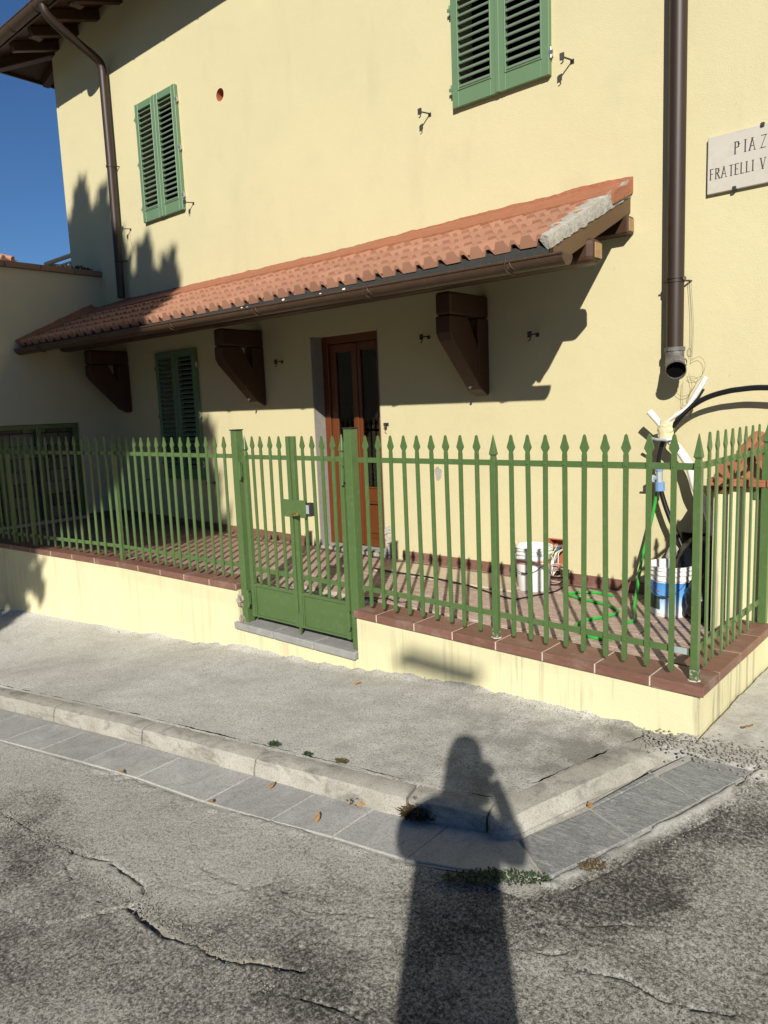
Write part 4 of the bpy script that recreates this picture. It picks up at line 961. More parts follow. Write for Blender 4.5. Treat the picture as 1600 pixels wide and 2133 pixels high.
# ------------------------------------------------------------------ terrace floor
tf = structure('terrace_floor')
m = MB(); xs = list(np.linspace(XL, -1.10, 30)); rows = []
for f in np.linspace(0, 1, 12):
    r = []
    for x in xs:
        y0 = float(wy(x))+(.26 if -4.46 < x < -3.1 else .10); y = y0+(YW+.35-y0)*f; r.append((x, y, FZ(x)-.014+.006*nz(x, y, 0, 9)))
    rows.append(r)
m.grid(rows); rr = [(p[0], p[1], p[2]-.5) for p in rows[0]]; m.grid([rr, rows[0]])
m.build('screed', M['grout'], tf)
tile_cache = {}
k = 0; xt = -1.12
while xt > XL+.05:
    xa = max(xt-.30, XL+.005)
    for r in range(9):
        ya = YW-.012-.30*(r+1); yb = ya+.30; ymin = float(wy((xa+xt)/2))+.13
        if ya < ymin-.02:
            if yb-ymin < .08: continue
            ya = ymin
        if -4.5 < (xa+xt)/2 < -2.45 and yb < 3.95: continue
        if xa > -1.45 and yb > 4.5: continue
        w, h = xt-xa-.008, yb-ya-.008; key = (round(w, 3), round(h, 3))
        if key not in tile_cache:
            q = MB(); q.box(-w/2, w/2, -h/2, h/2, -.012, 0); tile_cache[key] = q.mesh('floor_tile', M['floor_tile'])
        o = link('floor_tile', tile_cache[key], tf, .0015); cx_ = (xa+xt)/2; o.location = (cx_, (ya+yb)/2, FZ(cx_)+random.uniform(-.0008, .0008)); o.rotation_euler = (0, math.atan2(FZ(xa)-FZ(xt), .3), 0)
    xt -= .30
# broken grey concrete edge in front of the tiles, behind the fence
m = MB(); rows = []
for k in range(100):
    x = -4.42+1.95*k/99; e = 3.80+.03*nz(x, 0, 0, 7)+.015*nz(x, 0, 0, 25)
    rows.append([(x, 3.52, FZ(x)-.035+.015*nz(x, 1, 0, 12)), (x, 3.60, FZ(x)-.012+.012*nz(x, 2, 0, 15)), (x, 3.70, FZ(x)-.010+.012*nz(x, 3, 0, 18)), (x, e, FZ(x)-.004+.006*nz(x, 4, 0, 20)), (x, e+.06, FZ(x)-.02)])
m.grid(rows); m.build('concrete_edge', M['stone_step'], tf)

# ------------------------------------------------------------------ low wall with klinker caps
def zcap(x): return float(np.interp(x, [-9.24, -7.555, -6.002, -4.424, -3.2, -1.07], [-1.14, -1.195, -1.245, -1.262, -1.273, -1.30]))
CT = .048; CF = .068; CBk = .165   # cap thickness, overhang to the front, to the back of fence line
low_r = tag(empty('low_wall', (-2.1, 3.36, -1.6)), 'low pale yellow wall with streaks between the gate and the street corner, brown tile cap', 'low wall')
low_l = tag(empty('low_wall', (-6.0, 3.28, -1.7)), 'low pale yellow wall left of the gate, partly in tree shadow, brown tile cap', 'low wall')
def ww(o, p): return attach(o, p)
x0, x1 = -3.205, -1.085
m = MB()
n = 50; top = []; bot = []
fr = [(x0+(x1-x0)*k/n) for k in range(n+1)]
yf_ = 3.31
m.grid([[(x, yf_+.003*nz(x, 0, 0, 3), -1.95) for x in fr], [(x, yf_+.003*nz(x, 0, 0, 3), zcap(x)-CT) for x in fr]])
m.grid([[(x, yf_, zcap(x)-CT) for x in fr], [(x, 3.51, zcap(x)-CT) for x in fr]])
m.grid([[(x, 3.51, zcap(x)-CT) for x in fr], [(x, 3.51, -1.95) for x in fr]])
m.add([(x0, yf_, -1.95), (x0, 3.51, -1.95), (x0, 3.51, zcap(x0)-CT), (x0, yf_, zcap(x0)-CT)], [(0, 1, 2, 3)])
m.box(-1.30, -1.0852, yf_+.001, 4.47, -1.95, -1.30-CT-.0005)
ww(m.build('wall_body', M['stucco_low'], None), low_r)
m = MB(); m.box(x0-.012, x0+.03, yf_+.004, 3.50, -1.62, zcap(x0)-CT-.001)
ww(m.build('bare_jamb', M['stone_step'], None, bevel=.006), low_r)
def cap_piece(parent, p0, p1, mitre0=0, mitre1=0, f=CF, b=CBk, g=.0032):
    p0 = Vector(p0); p1 = Vector(p1); t = (p1-p0); L = t.length; t = t/L; nrm = Vector((t.y, -t.x, 0)).normalized()
    if nrm.y > 0 and abs(nrm.y) > .5: nrm = -nrm
    a = p0+t*g; c = p1-t*g; m = MB()
    top = [a+nrm*f-t*mitre0*f, c+nrm*f+t*mitre1*f, c-nrm*b-t*mitre1*b, a-nrm*b+t*mitre0*b]
    lo = [q-Vector((0, 0, CT)) for q in top]
    m.add(top+lo, [(0, 1, 2, 3), (7, 6, 5, 4), (0, 4, 5, 1), (1, 5, 6, 2), (2, 6, 7, 3), (3, 7, 4, 0)])
    o = m.build('cap_tile', M['cap'], None, bevel=.003, seg=2); ww(o, parent)
xj = [-3.215, -3.02, -2.72, -2.44, -2.15, -1.865, -1.575, -1.30, -1.118]
for a, b in zip(xj[:-1], xj[1:]): cap_piece(low_r, (a, 3.358, zcap(a)), (b, 3.358, zcap(b)), 0, 1 if b > -1.2 else 0)
yj = [3.358, 3.53, 3.86, 4.19, 4.47]
for a, b in zip(yj[:-1], yj[1:]):
    p0 = Vector((-1.118, a, -1.30)); p1 = Vector((-1.118, b, -1.298)); t = Vector((0, 1, 0)); m = MB(); f = .058; bk = .175; mi = 1 if a < 3.4 else 0
    top = [Vector((-1.118+f, a+.0032-mi*CF, -1.30)), Vector((-1.118+f, b-.0032, -1.30)), Vector((-1.118-bk, b-.0032, -1.30)), Vector((-1.118-bk, a+.0032+mi*bk, -1.30))]
    m.add(top+[q-Vector((0, 0, CT)) for q in top], [(0, 1, 2, 3), (7, 6, 5, 4), (0, 4, 5, 1), (1, 5, 6, 2), (2, 6, 7, 3), (3, 7, 4, 0)])
    ww(m.build('cap_tile', M['cap'], None, bevel=.003, seg=2), low_r)
# white joints showing between the caps
m = MB()
xx = [-3.205]+list(np.linspace(-3.1, -1.12, 24))
m.grid([[(x, 3.358-CF+.0022, zcap(x)-CT+.001) for x in xx], [(x, 3.358-CF+.0022, zcap(x)-.0022) for x in xx], [(x, 3.358+CBk-.002, zcap(x)-.0022) for x in xx]])
m.box(-1.29, -1.0625, 3.293, 4.465, -1.30-CT+.001, -1.3022)
ww(m.build('joint_mortar', M['cap_grout'], None), low_r)
# left wall follows a gentle curve
LP = [Vector((-4.424, 3.358, 0)), Vector((-6.002, 3.276, 0)), Vector((-7.555, 3.01, 0)), Vector((XL, 2.72, 0))]
def lpt(s):
    for a, b in zip(LP[:-1], LP[1:]):
        L = (b-a).length
        if s <= L or b is LP[-1]: return a+(b-a)*(s/L), (b-a).normalized()
        s -= L
Ltot = sum((b-a).length for a, b in zip(LP[:-1], LP[1:]))
m = MB(); fr = []; bk = []; n = 60
for k in range(n+1):
    p, t = lpt(Ltot*k/n); nr = Vector((t.y, -t.x, 0)); nr = -nr if nr.y > 0 else nr
    fr.append(p+nr*.048+nr*.004*nz(p.x, 0, 0, 2)); bk.append(p-nr*.15)
m.grid([[(q.x, q.y, -2.5) for q in fr], [(q.x, q.y, zcap(q.x)-CT) for q in fr], [(q.x, q.y, zcap(q.x)-CT) for q in bk], [(q.x, q.y, -2.5) for q in bk]])
m.add([(fr[0].x, fr[0].y, -2.5), (bk[0].x, bk[0].y, -2.5), (bk[0].x, bk[0].y, zcap(-4.42)-CT), (fr[0].x, fr[0].y, zcap(-4.42)-CT)], [(0, 1, 2, 3)])
ww(m.build('wall_body', M['stucco_low'], None), low_l)
s = -.0
while s < Ltot-.02:
    s2 = min(s+.315, Ltot); a, _ = lpt(s); b, _ = lpt(s2); a = a.copy(); b = b.copy(); a.z = zcap(a.x); b.z = zcap(b.x); cap_piece(low_l, b, a); s = s2
m = MB(); r1, r2, r3 = [], [], []
for k in range(n+1):
    p, t = lpt(Ltot*k/n); nr = Vector((t.y, -t.x, 0)); nr = -nr if nr.y > 0 else nr; z = zcap(p.x)
    a = p+nr*(CF-.0022); b = p-nr*(CBk-.002); r1.append((a.x, a.y, z-CT+.001)); r2.append((a.x, a.y, z-.0022)); r3.append((b.x, b.y, z-.0022))
m.grid([r1, r2, r3]); ww(m.build('joint_mortar', M['cap_grout'], None), low_l)
# broken masonry end beside the gate
for k in range(46):
    z = -1.60+.29*random.random(); c = (-4.412+random.uniform(-.012, .018)+.02*(z > -1.45)*0, 3.312+random.random()*.12, z); s = random.uniform(.012, .034)
    m = MB(); m.obox(c, (1, random.uniform(-.5, .5), random.uniform(-.5, .5)), (0, 1, random.uniform(-.4, .4)), (random.uniform(-.4, .4), 0, 1), s*.7, s, s*.7)
    ww(m.build('stone', M['rubble'], None, bevel=.005), low_l)
# threshold under the gate
thr = tag(empty('gate_threshold', (-3.8, 3.3, -1.6)), 'cracked grey stone threshold slab beneath the green gate', 'threshold')
m = MB(); m.box(-4.46, -3.19, yf_+.002, 3.56, -1.95, -1.608); ww(m.build('base', M['stucco_low'], None), thr)
for a, b in ((-4.462, -4.02), (-4.017, -3.60), (-3.597, -3.215)):
    ww(MB().box(a, b, 3.280, 3.50, -1.607, -1.553).build('slab', M['stone_step'], None, bevel=.009, seg=2), thr)
ww(MB().box(-4.40, -3.20, 3.50, 3.64, -1.80, -1.42).build('riser', M['grout'], None, bevel=.01), thr)

# ------------------------------------------------------------------ fence
def spear_mesh(name, z0, z1, mat):    # flat bar with an arrow-like head, origin at fence rail line, front face toward -y
    m = MB(); w = .0125; t = .0045
    zt = z1-.105
    pr = [(-w, z0+.012), (-w*.7, z0), (w*.7, z0), (w, z0+.012), (w, zt), (w*.82, zt+.016), (.0235, zt+.038), (.0215, zt+.046), (.0115, zt+.075), (.0065, zt+.098), (.0, z1), (-.0065, zt+.098), (-.0115, zt+.075), (-.0215, zt+.046), (-.0235, zt+.038), (-w*.82, zt+.016), (-w, zt)]
    n = len(pr); m.add([(a, -t, z) for a, z in pr]+[(a, t, z) for a, z in pr], [tuple(range(n)), tuple(range(2*n-1, n-1, -1))]+[(i, (i+1) % n, n+(i+1) % n, n+i) for i in range(n)])
    return m.mesh(name, mat)
def spear_post(m, x, y, z0, z1, w=.0165):
    m.box(x-w, x+w, y-w, y+w, z0, z1-.150)
    def frus(wa, za, wb, zb):
        vs = [(x+i*wa, y+j*wa, za) for i, j in ((-1, -1), (1, -1), (1, 1), (-1, 1))]+[(x+i*wb, y+j*wb, zb) for i, j in ((-1, -1), (1, -1), (1, 1), (-1, 1))]
        m.add(vs, [(0, 3, 2, 1), (4, 5, 6, 7), (0, 1, 5, 4), (1, 2, 6, 5), (2, 3, 7, 6), (3, 0, 4, 7)])
    frus(w, z1-.150, w*.72, z1-.112); frus(w*.72, z1-.112, w*1.05, z1-.104); frus(w*1.12, z1-.1035, .0018, z1)
rivet_me = MB().tube([(0, -.0045, 0), (0, -.0095, 0)], [.0065, .0035], 8).mesh('rivet', M['fence'], True)
def fence_run(root, pts, kind, tip, bot, railz, yaw_of, posf, rail_y=.009):
    pass
def add(o, root): return attach(o, root)
bars_cache = {}
def put_bar(root, p, yaw, z0, z1, rivz=()):
    key = (round(z0, 2), round(z1, 2))
    if key not in bars_cache: bars_cache[key] = spear_mesh('bar', key[0], key[1], M['fence'])
    o = link('bar', bars_cache[key]); o.location = (p[0], p[1], 0); o.rotation_euler = (random.uniform(-.006, .006), random.uniform(-.006, .006), yaw+random.uniform(-.03, .03)); add(o, root)
    for z in rivz:
        r = link('rivet', rivet_me); r.location = (p[0], p[1], z); r.rotation_euler = (0, 0, yaw); r.parent = o
        r.matrix_parent_inverse = world_inv(o)
YF = 3.358
def railtop(x): return float(np.interp(x, [-9.24, -7.555, -6.002, -4.424, -3.2, -1.1], [-.275, -.288, -.305, -.314, -.321, -.317]))
def raillow(x): return float(np.interp(x, [-9.24, -7.555, -6.002, -4.424, -3.2, -1.1], [-1.07, -1.10, -1.122, -1.133, -1.140, -1.171]))
fr_r = tag(empty('front_fence', (-2.1, YF, -1.3)), 'green spear topped fence on the low wall between gate and street corner', 'fence')
for x in (-1.226, -1.339, -1.449, -1.555, -1.658, -1.766, -1.872, -1.977, -2.074, -2.290, -2.398, -2.500, -2.602, -2.707, -2.805, -2.905, -3.005, -3.110):
    put_bar(fr_r, (x, YF), 0, zcap(x)+.028, -.172, (railtop(x), raillow(x)))
def rail(root, a, b, za, zb, yoff=.0075, h=.0155):
    a = Vector((a[0], a[1], za)); b = Vector((b[0], b[1], zb)); t = (b-a).normalized(); nr = Vector((t.y, -t.x, 0)).normalized(); nr = -nr if nr.y > 0 else nr
    o = MB().obox((a+b)/2-nr*yoff, t, nr, Vector((0, 0, 1)), (b-a).length/2, .003, h).build('rail', M['fence'], None); return add(o, root)
for xa, xb in ((-3.19, -2.203), (-2.163, -1.138)):
    rail(fr_r, (xa, YF), (xb, YF), railtop(xa), railtop(xb)); rail(fr_r, (xa, YF), (xb, YF), raillow(xa), raillow(xb))
for x in (-2.183, -1.118):
    m = MB(); spear_post(m, x, YF, zcap(x)-.01, -.170); add(m.build('post', M['fence'], None, bevel=.0015), fr_r)
    m = MB(); w = .0176; m.box(x-w, x+w, YF-w, YF+w, zcap(x)-.002, zcap(x)+.055); add(m.build('worn_post_foot', M['fence_worn'], None), fr_r)
    m = MB(); pr_ = [(x+(.021+.012*random.random())*math.cos(a), YF+(.021+.012*random.random())*math.sin(a)) for a in np.linspace(0, 6.28, 12, endpoint=False)]
    m.prism(pr_, (0, 0, zcap(x)-.002), (1, 0, 0), (0, 1, 0), (0, 0, 1), .006); add(m.build('post_mortar', M['cap_grout'], None, bevel=.003), fr_r)
add(MB().box(-1.215, -1.165, YF+.0035, YF+.0040, raillow(-1.19)-.0150, raillow(-1.19)+.0150).build('bare_patch', M['zinc'], None), fr_r)
o = MB().box(-1.21, -1.155, YF-.0005+.0035, YF+.0039, raillow(-1.19)-.0152, raillow(-1.19)+.0152).build('bare_patch', M['zinc'], None); add(o, fr_r)
fr_s = tag(empty('side_fence', (-1.118, 3.9, -1.3)), 'green spear topped fence along the side wall behind the corner post', 'fence')
for y in (3.497, 3.610, 3.721, 3.831, 3.946, 4.050, 4.167, 4.290):
    put_bar(fr_s, (-1.118, y), R_(90), -1.272, -.170, (-.317, -1.165))
for z in (-.317, -1.166):
    o = MB().box(-1.1285, -1.1225, YF+.022, 4.47, z-.0155, z+.0155).build('rail', M['fence'], None); add(o, fr_s)
m = MB(); spear_post(m, -1.118, 4.462, -1.30, -.168, .022); add(m.build('end_post', M['fence'], None, bevel=.002), fr_s)
m = MB(); m.box(-1.19, -1.158, 4.48, 4.51, -.60, -.50); add(m.build('lug', M['fence'], None, bevel=.003), fr_s)
fr_l = tag(empty('front_fence', (-6.0, 3.28, -1.2)), 'green spear topped fence running from the gate to the annex, shaded at its far end', 'fence')
pp = [4.424-.0]
def seg_pts(a, b, n):
    return [a+(b-a)*(k/n) for k in range(n+1)]
S1 = seg_pts(LP[0], LP[1], 15); S2 = seg_pts(LP[1], LP[2], 15); S3 = seg_pts(LP[2], LP[3], 16)
posts = []
for ci, S_ in enumerate((S1, S2, S3)):
    yaw = math.atan2((S_[0]-S_[1]).y, (S_[0]-S_[1]).x)
    for k, p in enumerate(S_[:-1]):
        if k == 0 and ci > 0: posts.append((p, yaw)); continue
        if ci == 1 and k == 13 - 1: posts.append((p, yaw)); continue
        tipz = -.174+(.02 if p.x < -6 else 0)+max(0, (-6-p.x))*.006
        if k == 0 and ci == 0: p = p+(S_[1]-S_[0])*.0
        put_bar(fr_l, (p.x, p.y), yaw, zcap(p.x)+.028, tipz, (railtop(p.x), raillow(p.x)))
    a, b = S_[0], S_[-1]; rail(fr_l, a, b, railtop(a.x), railtop(b.x)); rail(fr_l, a, b, raillow(a.x), raillow(b.x))
for p, yaw in posts:
    m = MB(); spear_post(m, 0, 0, zcap(p.x)-.01, -.150 if p.x > -7 else -.14); o = m.build('post', M['fence'], None, bevel=.0015); o.location = (p.x, p.y, 0); o.rotation_euler = (0, 0, yaw); add(o, fr_l)
# gate posts
for x, lab in ((-4.378, 'square green gate post on the broken masonry side of the gate'), (-3.235, 'square green gate post at the end of the brown tile cap, door behind it')):
    g = tag(empty('gate_post', (x, YF, -1.55)), lab, 'gate post', 'square posts of the gate')
    add(MB().box(x-.032, x+.032, YF-.032, YF+.032, -1.62, -.128).build('post', M['fence'], None, bevel=.004, seg=2), g)
    add(MB().box(x-.037, x+.037, YF-.037, YF+.037, -.1275, -.119).build('post_cap', M['dark_iron'], None, bevel=.002), g)
# gate leaves
def gate(xs_, xo, xc, lab, hx):
    g = tag(empty('gate_leaf', ((xo+xc)/2, YF, -1.5)), lab, 'gate', 'leaves of the double gate')
    m = MB(); spear_post(m, xo, YF, -1.50, -.160, .0165); add(m.build('hinge_stile', M['fence'], None, bevel=.0015), g)
    add(MB().box(xc-.0155, xc+.0155, YF-.0155, YF+.0155, -1.50, -.172).build('stile', M['fence'], None, bevel=.002), g)
    xa, xb = min(xo, xc), max(xo, xc)
    for z in (-.318, -1.142): add(MB().box(xa+.02, xb-.016, YF+.0045, YF+.0105, z-.0155, z+.0155).build('rail', M['fence'], None), g)
    for x in xs_: put_bar(g, (x, YF), 0, -1.245, -.172, (-.318, -1.142))
    m = MB(); m.box(xa+.018, xb-.0158, YF-.002, YF+.002, -1.50, -1.262); add(m.build('panel', M['fence'], None), g)
    m = MB()
    for q in ((xa+.019, xb-.0165, -1.268, -1.250), (xa+.019, xb-.0165, -1.498, -1.484)): m.box(q[0], q[1], YF-.013, YF+.012, q[2], q[3])
    for q in ((xa+.0192, xa+.030), (xb-.028, xb-.0167)): m.box(q[0], q[1], YF-.0125, YF-.002, -1.484, -1.268)
    add(m.build('panel_frame', M['fence'], None, bevel=.0015), g)
    for z0_ in (-.48, -1.43):
        m = MB(); m.tube([(hx, YF-.034, z0_), (hx, YF-.034, z0_+.13)], .0085, 10); m.box(hx-.012, hx+.012, YF-.030, YF-.018, z0_+.02, z0_+.11); add(m.build('hinge', M['fence'], None, smooth=True), g)
    return g
g1 = gate((-4.208, -4.118, -4.014, -3.918), -4.292, -3.819, 'green gate leaf hinged at the broken masonry side, four spear bars over a sheet panel', -4.325)
g2 = gate((-3.685, -3.592, -3.497, -3.396), -3.315, -3.772, 'green gate leaf carrying the lock and brass handle, sheet panel below', -3.290)
add(MB().box(-3.885, -3.8, YF-.022, YF-.0165, -.72, -.600).build('strike_plate', M['fence'], None, bevel=.001), g1)
add(MB().box(-3.80, -3.66, YF-.023, YF-.0170, -.72, -.600).build('lock_plate', M['fence'], None, bevel=.001), g2)
add(MB().box(-3.675, -3.628, YF-.015, YF+.030, -.708, -.618).build('lock_box', M['dark_iron'], None, bevel=.003), g2)
add(MB().box(-3.668, -3.635, YF-.018, YF-.0151, -.69, -.63).build('lock_face', M['zinc'], None, bevel=.003), g2)
m = MB(); m.tube([(-3.765, YF-.02, -.698), (-3.765, YF-.055, -.698)], .010, 10); m.tube(smooth_path([(-3.765, YF-.05, -.698), (-3.73, YF-.06, -.694), (-3.70, YF-.06, -.688)], 4), [.009]*4+[.012]*5, 10)
add(m.build('handle', M['brass'], None, smooth=True), g2)
add(MB().box(-3.80, -3.785, YF-.016, YF-.0, -1.56, -1.40).build('drop_bolt', M['fence'], None, bevel=.002), g1)

# ------------------------------------------------------------------ tiled pier inside the side fence
pier = tag(empty('meter_pier', (-1.2, 4.7, -1.4)), 'narrow yellow pier with a red clay tile hood behind the side fence', 'pier')
add(MB().box(-1.412, -.45, 4.492, YW-.001, -1.80, -.52).build('pier_body', M['stucco_low'], None, bevel=.004), pier)
for k, (xa, xb, z, tilt) in enumerate(((-1.45, -1.30, -.44, .0), (-1.32, -1.14, -.42, .0), (-1.15, -.98, -.44, 0))):
    m = MB(); m.obox(((xa+xb)/2, 4.62, z-.04+.01*k), (1, 0, .0), (0, .88, .48), (0, -.48, .88), (xb-xa)/2-.006, .17, .011); add(m.build('hood_tile', M['pier_tile'], None, bevel=.004), pier)
for k, (xa, xb) in enumerate(((-1.43, -1.27), (-1.262, -1.12), (-1.112, -.95))):
    m = MB(); m.box(xa, xb, 4.43, 4.47, -.525, -.50+.002*k); m.box(xa, xb, 4.43, 4.62, -.50, -.485); add(m.build('hood_tile', M['pier_tile'], None, bevel=.003), pier)
for xa, xb, y, z in ((-1.30, -1.22, 4.82, -.31), (-1.19, -1.09, 4.80, -.305)):
    m = MB(); m.tube([(xa, y-.12, z-.06), (xa, y+.16, z+.02)], .055, 12); m.tube([(xb, y-.12, z-.05), (xb, y+.16, z+.03)], .055, 12); add(m.build('ridge_tile', M['pier_tile'], None, smooth=True), pier)

# ------------------------------------------------------------------ street name plaque
pq = tag(empty('street_plaque', (-1.3, YW, 1.4)), 'white marble street name plaque lettered PIAZZA on the yellow wall', 'sign')
PX0, PX1, PZ0, PZ1 = -1.668, -.86, 1.238, 1.577
add(MB().box(PX0, PX1, YW-.028, YW-.001, PZ0, PZ1).build('plate', M['marble'], None, bevel=.004, seg=2), pq)
for x, z in ((-1.355, PZ1-.006), (-1.505, PZ0+.004), (-.95, PZ1-.006), (-.95, PZ0+.004)):
    add(MB().box(x-.011, x+.011, YW-.036, YW-.002, z-.012, z+.014).build('clip', M['dark_iron'], None, bevel=.003), pq)
STK = {'P': [((0, 0), (0, 1)), ((0, 1), (.38, .96)), ((.38, .96), (.52, .76)), ((.52, .76), (.38, .54)), ((.38, .54), (0, .5))], 'I': [((.1, 0), (.1, 1))],
       'A': [((-.02, 0), (.34, 1)), ((.34, 1), (.70, 0)), ((.12, .36), (.56, .36))], 'Z': [((0, 1), (.6, 1)), ((.6, 1), (0, 0)), ((0, 0), (.6, 0))],
       'F': [((0, 0), (0, 1)), ((0, 1), (.5, 1)), ((0, .54), (.4, .54))], 'R': [((0, 0), (0, 1)), ((0, 1), (.36, .96)), ((.36, .96), (.48, .77)), ((.48, .77), (.36, .58)), ((.36, .58), (0, .54)), ((.22, .55), (.6, 0))],
       'T': [((.3, 0), (.3, 1)), ((0, 1), (.6, 1))], 'E': [((0, 0), (0, 1)), ((0, 1), (.48, 1)), ((0, .52), (.4, .52)), ((0, 0), (.5, 0))], 'L': [((0, 0), (0, 1)), ((0, 0), (.48, 0))], 'V': [((0, 1), (.34, 0)), ((.34, 0), (.68, 1))]}
ADV = {'P': .82, 'I': .45, 'A': .98, 'Z': .92, 'F': .72, 'R': .78, 'T': .80, 'E': .74, 'L': .70, 'V': .9, ' ': .6}
def text(s, x, z, h, sc, sw):
    m = MB()
    for ch_ in s:
        for k, (a, b) in enumerate(STK.get(ch_, [])):
            A = Vector((x+a[0]*h*.60, 0, z+a[1]*h)); B = Vector((x+b[0]*h*.60, 0, z+b[1]*h)); d = (B-A); L = d.length; d.normalize(); up = Vector((-d.z, 0, d.x))
            thick = sw*(1.25 if abs(d.z) > .5 and not (ch_ in 'AVZ' and k % 2) else .62)
            m.obox(((A.x+B.x)/2, YW-.0285, (A.z+B.z)/2), d, up, (0, 1, 0), L/2+sw*.2, thick/2, .0008+.0001*k)
            if abs(d.z) > .8:
                for e in (A, B): m.obox((e.x, YW-.0288, e.z), (1, 0, 0), (0, 0, 1), (0, 1, 0), sw*1.3, sw*.22, .0007)
        x += ADV[ch_]*h*sc
    return m
add(text('PIAZZA', -1.506, 1.443, .070, .93, .0056).build('lettering', M['letter'], None), pq)
add(text('FRATELLI V', -1.648, 1.322, .062, .72, .0050).build('lettering', M['letter'], None), pq)

# ------------------------------------------------------------------ iron shutter holdbacks
def hook(x, z, lab, ln=.10, dirn=-1, sc=1.0):
    m = MB(); p = Vector((x, YW, z))
    m.tube(smooth_path([p+Vector((.012*sc, .01, .004)), p+Vector((0, -.03, .006)), p+Vector((dirn*.012, -ln, .0))], 4), .0055*sc, 6)
    m.obox(p+Vector((dirn*.014, -ln-.004, .002)), (1, .2, .1), (0, 1, 0), (0, 0, 1), .014*sc, .006, .022*sc)
    m.tube(smooth_path([p+Vector((dirn*.014, -ln-.004, -.016)), p+Vector((dirn*.004, -ln-.006, -.034)), p+Vector((dirn*.022, -ln-.006, -.045))], 4), .0045*sc, 6)
    m.box(x-.014, x+.014, YW-.004, YW+.002, z-.014, z+.016)
    tag(m.build('shutter_hook', M['dark_iron'], None, smooth=True), lab, 'shutter hook', 'iron shutter hooks on the house wall')
hook(-2.60, 2.318, 'black iron shutter hook right of the large upper shutters', .12)
hook(-3.85, 2.310, 'black iron shutter hook left below the large upper shutters', .11)
hook(-7.12, 2.285, 'curled black shutter hook at the lower corner of the small upper shutters', .10)
hook(-8.43, 2.245, 'curled black shutter hook beside the thin downpipe, upper floor', .10)
hook(-3.93, .565, 'shaded shutter hook on the wall between door and the right-hand bracket', .08)
hook(-2.895, .49, 'shaded shutter hook on the wall under the gable end of the canopy', .09)
hook(-5.81, .49, 'shaded shutter hook on the wall left of the door top', .07)
hook(-7.10, -.79, 'curled shutter hook below the ground floor shutters, sunlit', .09)
hook(-8.45, -.80, 'curled shutter hook in tree shadow near the annex corner', .08)
hook(-4.43, -.16, 'small shutter hook on the door edge beside the gate post', .05, 1, .7)
m = MB(); pr_ = [(-3.872+.035*(1+.5*nz(a, 0, 0, 1.3))*math.cos(a), -.585+.058*(1+.4*nz(a, 2, 0, 1.7))*math.sin(a)) for a in np.linspace(0, 6.28, 18, endpoint=False)]
m.prism(pr_, (0, YW-.0035, 0), (1, 0, 0), (0, 0, 1), (0, 1, 0), .004); hpart(m, 'cement_patch', M['mortar'])

# ------------------------------------------------------------------ things on the terrace
def bucket(name, x, y, r0, r1, h, lab, labelled):
    z = FZ(x); b = tag(empty(name, (x, y, z)), lab, 'bucket', 'plastic paint buckets on the terrace'); n = 40
    prof = [(r0, 0), (r0*1.02, .008)]; zz = [0, .008]
    outer = [(0, .0), (r0*.97, .0), (r0, .006), (r0+(r1-r0)*.72, h*.72), (r0+(r1-r0)*.74+.008, h*.725), (r0+(r1-r0)*.76+.008, h*.75), (r0+(r1-r0)*.78, h*.755), (r1-.004, h*.83), (r1+.006, h*.835), (r1+.007, h*.86), (r1, h*.865), (r1+.001, h*.92), (r1+.008, h*.925), (r1+.009, h*.945), (r1+.002, h*.95), (r1+.004, h*.985), (r1+.009, h*.988), (r1+.008, h), (r1-.003, h), (r1-.006, h*.97), (r0-.002, .02), (0, .02)]
    m = MB(); rows = [[(rr*math.cos(2*math.pi*k/n), rr*math.sin(2*math.pi*k/n), q) for k in range(n+1)] for rr, q in outer]; m.grid(rows)
    me = m.mesh('tub', M['white_plastic'], True); o = link('tub', me); o.location = (x, y, z); attach(o, b)
    def band(za, zb, mat, nm, a0=0, a1=2*math.pi, off=.0012):
        q = MB(); rws = []
        for zq in (za, zb):
            rr = r0+(r1-r0)*(zq/h)+off; rws.append([(rr*math.cos(a0+(a1-a0)*k/30), rr*math.sin(a0+(a1-a0)*k/30), zq) for k in range(31)])
        q.grid(rws); oo = link(nm, q.mesh(nm, mat, True)); oo.location = (x, y, z); attach(oo, b)
    if labelled:
        band(.022, h*.69, M['label'], 'label'); band(.05, h*.42, M['label_dark'], 'printed_picture', R_(195), R_(262), .0022); [band(h*(.50+.05*(q % 2)), h*(.535+.05*(q % 2)), M['label_red'], 'printed_mark', R_(203+q*9), R_(208+q*9), .0024) for q in range(7)]
        hs, he = (R_(225), R_(330))
    else:
        band(h*.62, h*.64, M['orange_band'], 'printed_band'); band(h*.665, h*.70, M['orange_band'], 'printed_band', off=.002); hs, he = (R_(205), R_(345))
    q = MB(); pts = []
    for t in np.linspace(0, 1, 15):
        a = hs+(he-hs)*t; rr = r1+.014; pts.append((x+rr*math.cos(a), y+rr*math.sin(a), z+h*.74-.10*math.sin(math.pi*t)))
    q.tube(pts, .0022, 6); q.tube(pts[6:9], .006, 8); attach(q.build('handle', M['dark_iron'], None, smooth=True), b)
    return b
bucket('paint_bucket', -2.785, 4.80, .118, .135, .33, 'plain white paint bucket with faded orange bands, beside the loose wires', False)
bucket('paint_bucket', -1.735, 4.715, .118, .142, .33, 'white paint bucket with a blue printed label, in front of the black bags', True)
z = FZ(-2.78)
m = MB(); m.tube([(-2.84, 4.72, z+.20), (-2.87, 4.70, z+.36)], .008, 6); m.box(-2.885, -2.855, 4.69, 4.71, z+.345, z+.385)
tag(m.build('paint_brush', M['tape'], None), 'old paint brush leaning in the plain white bucket', 'brush')
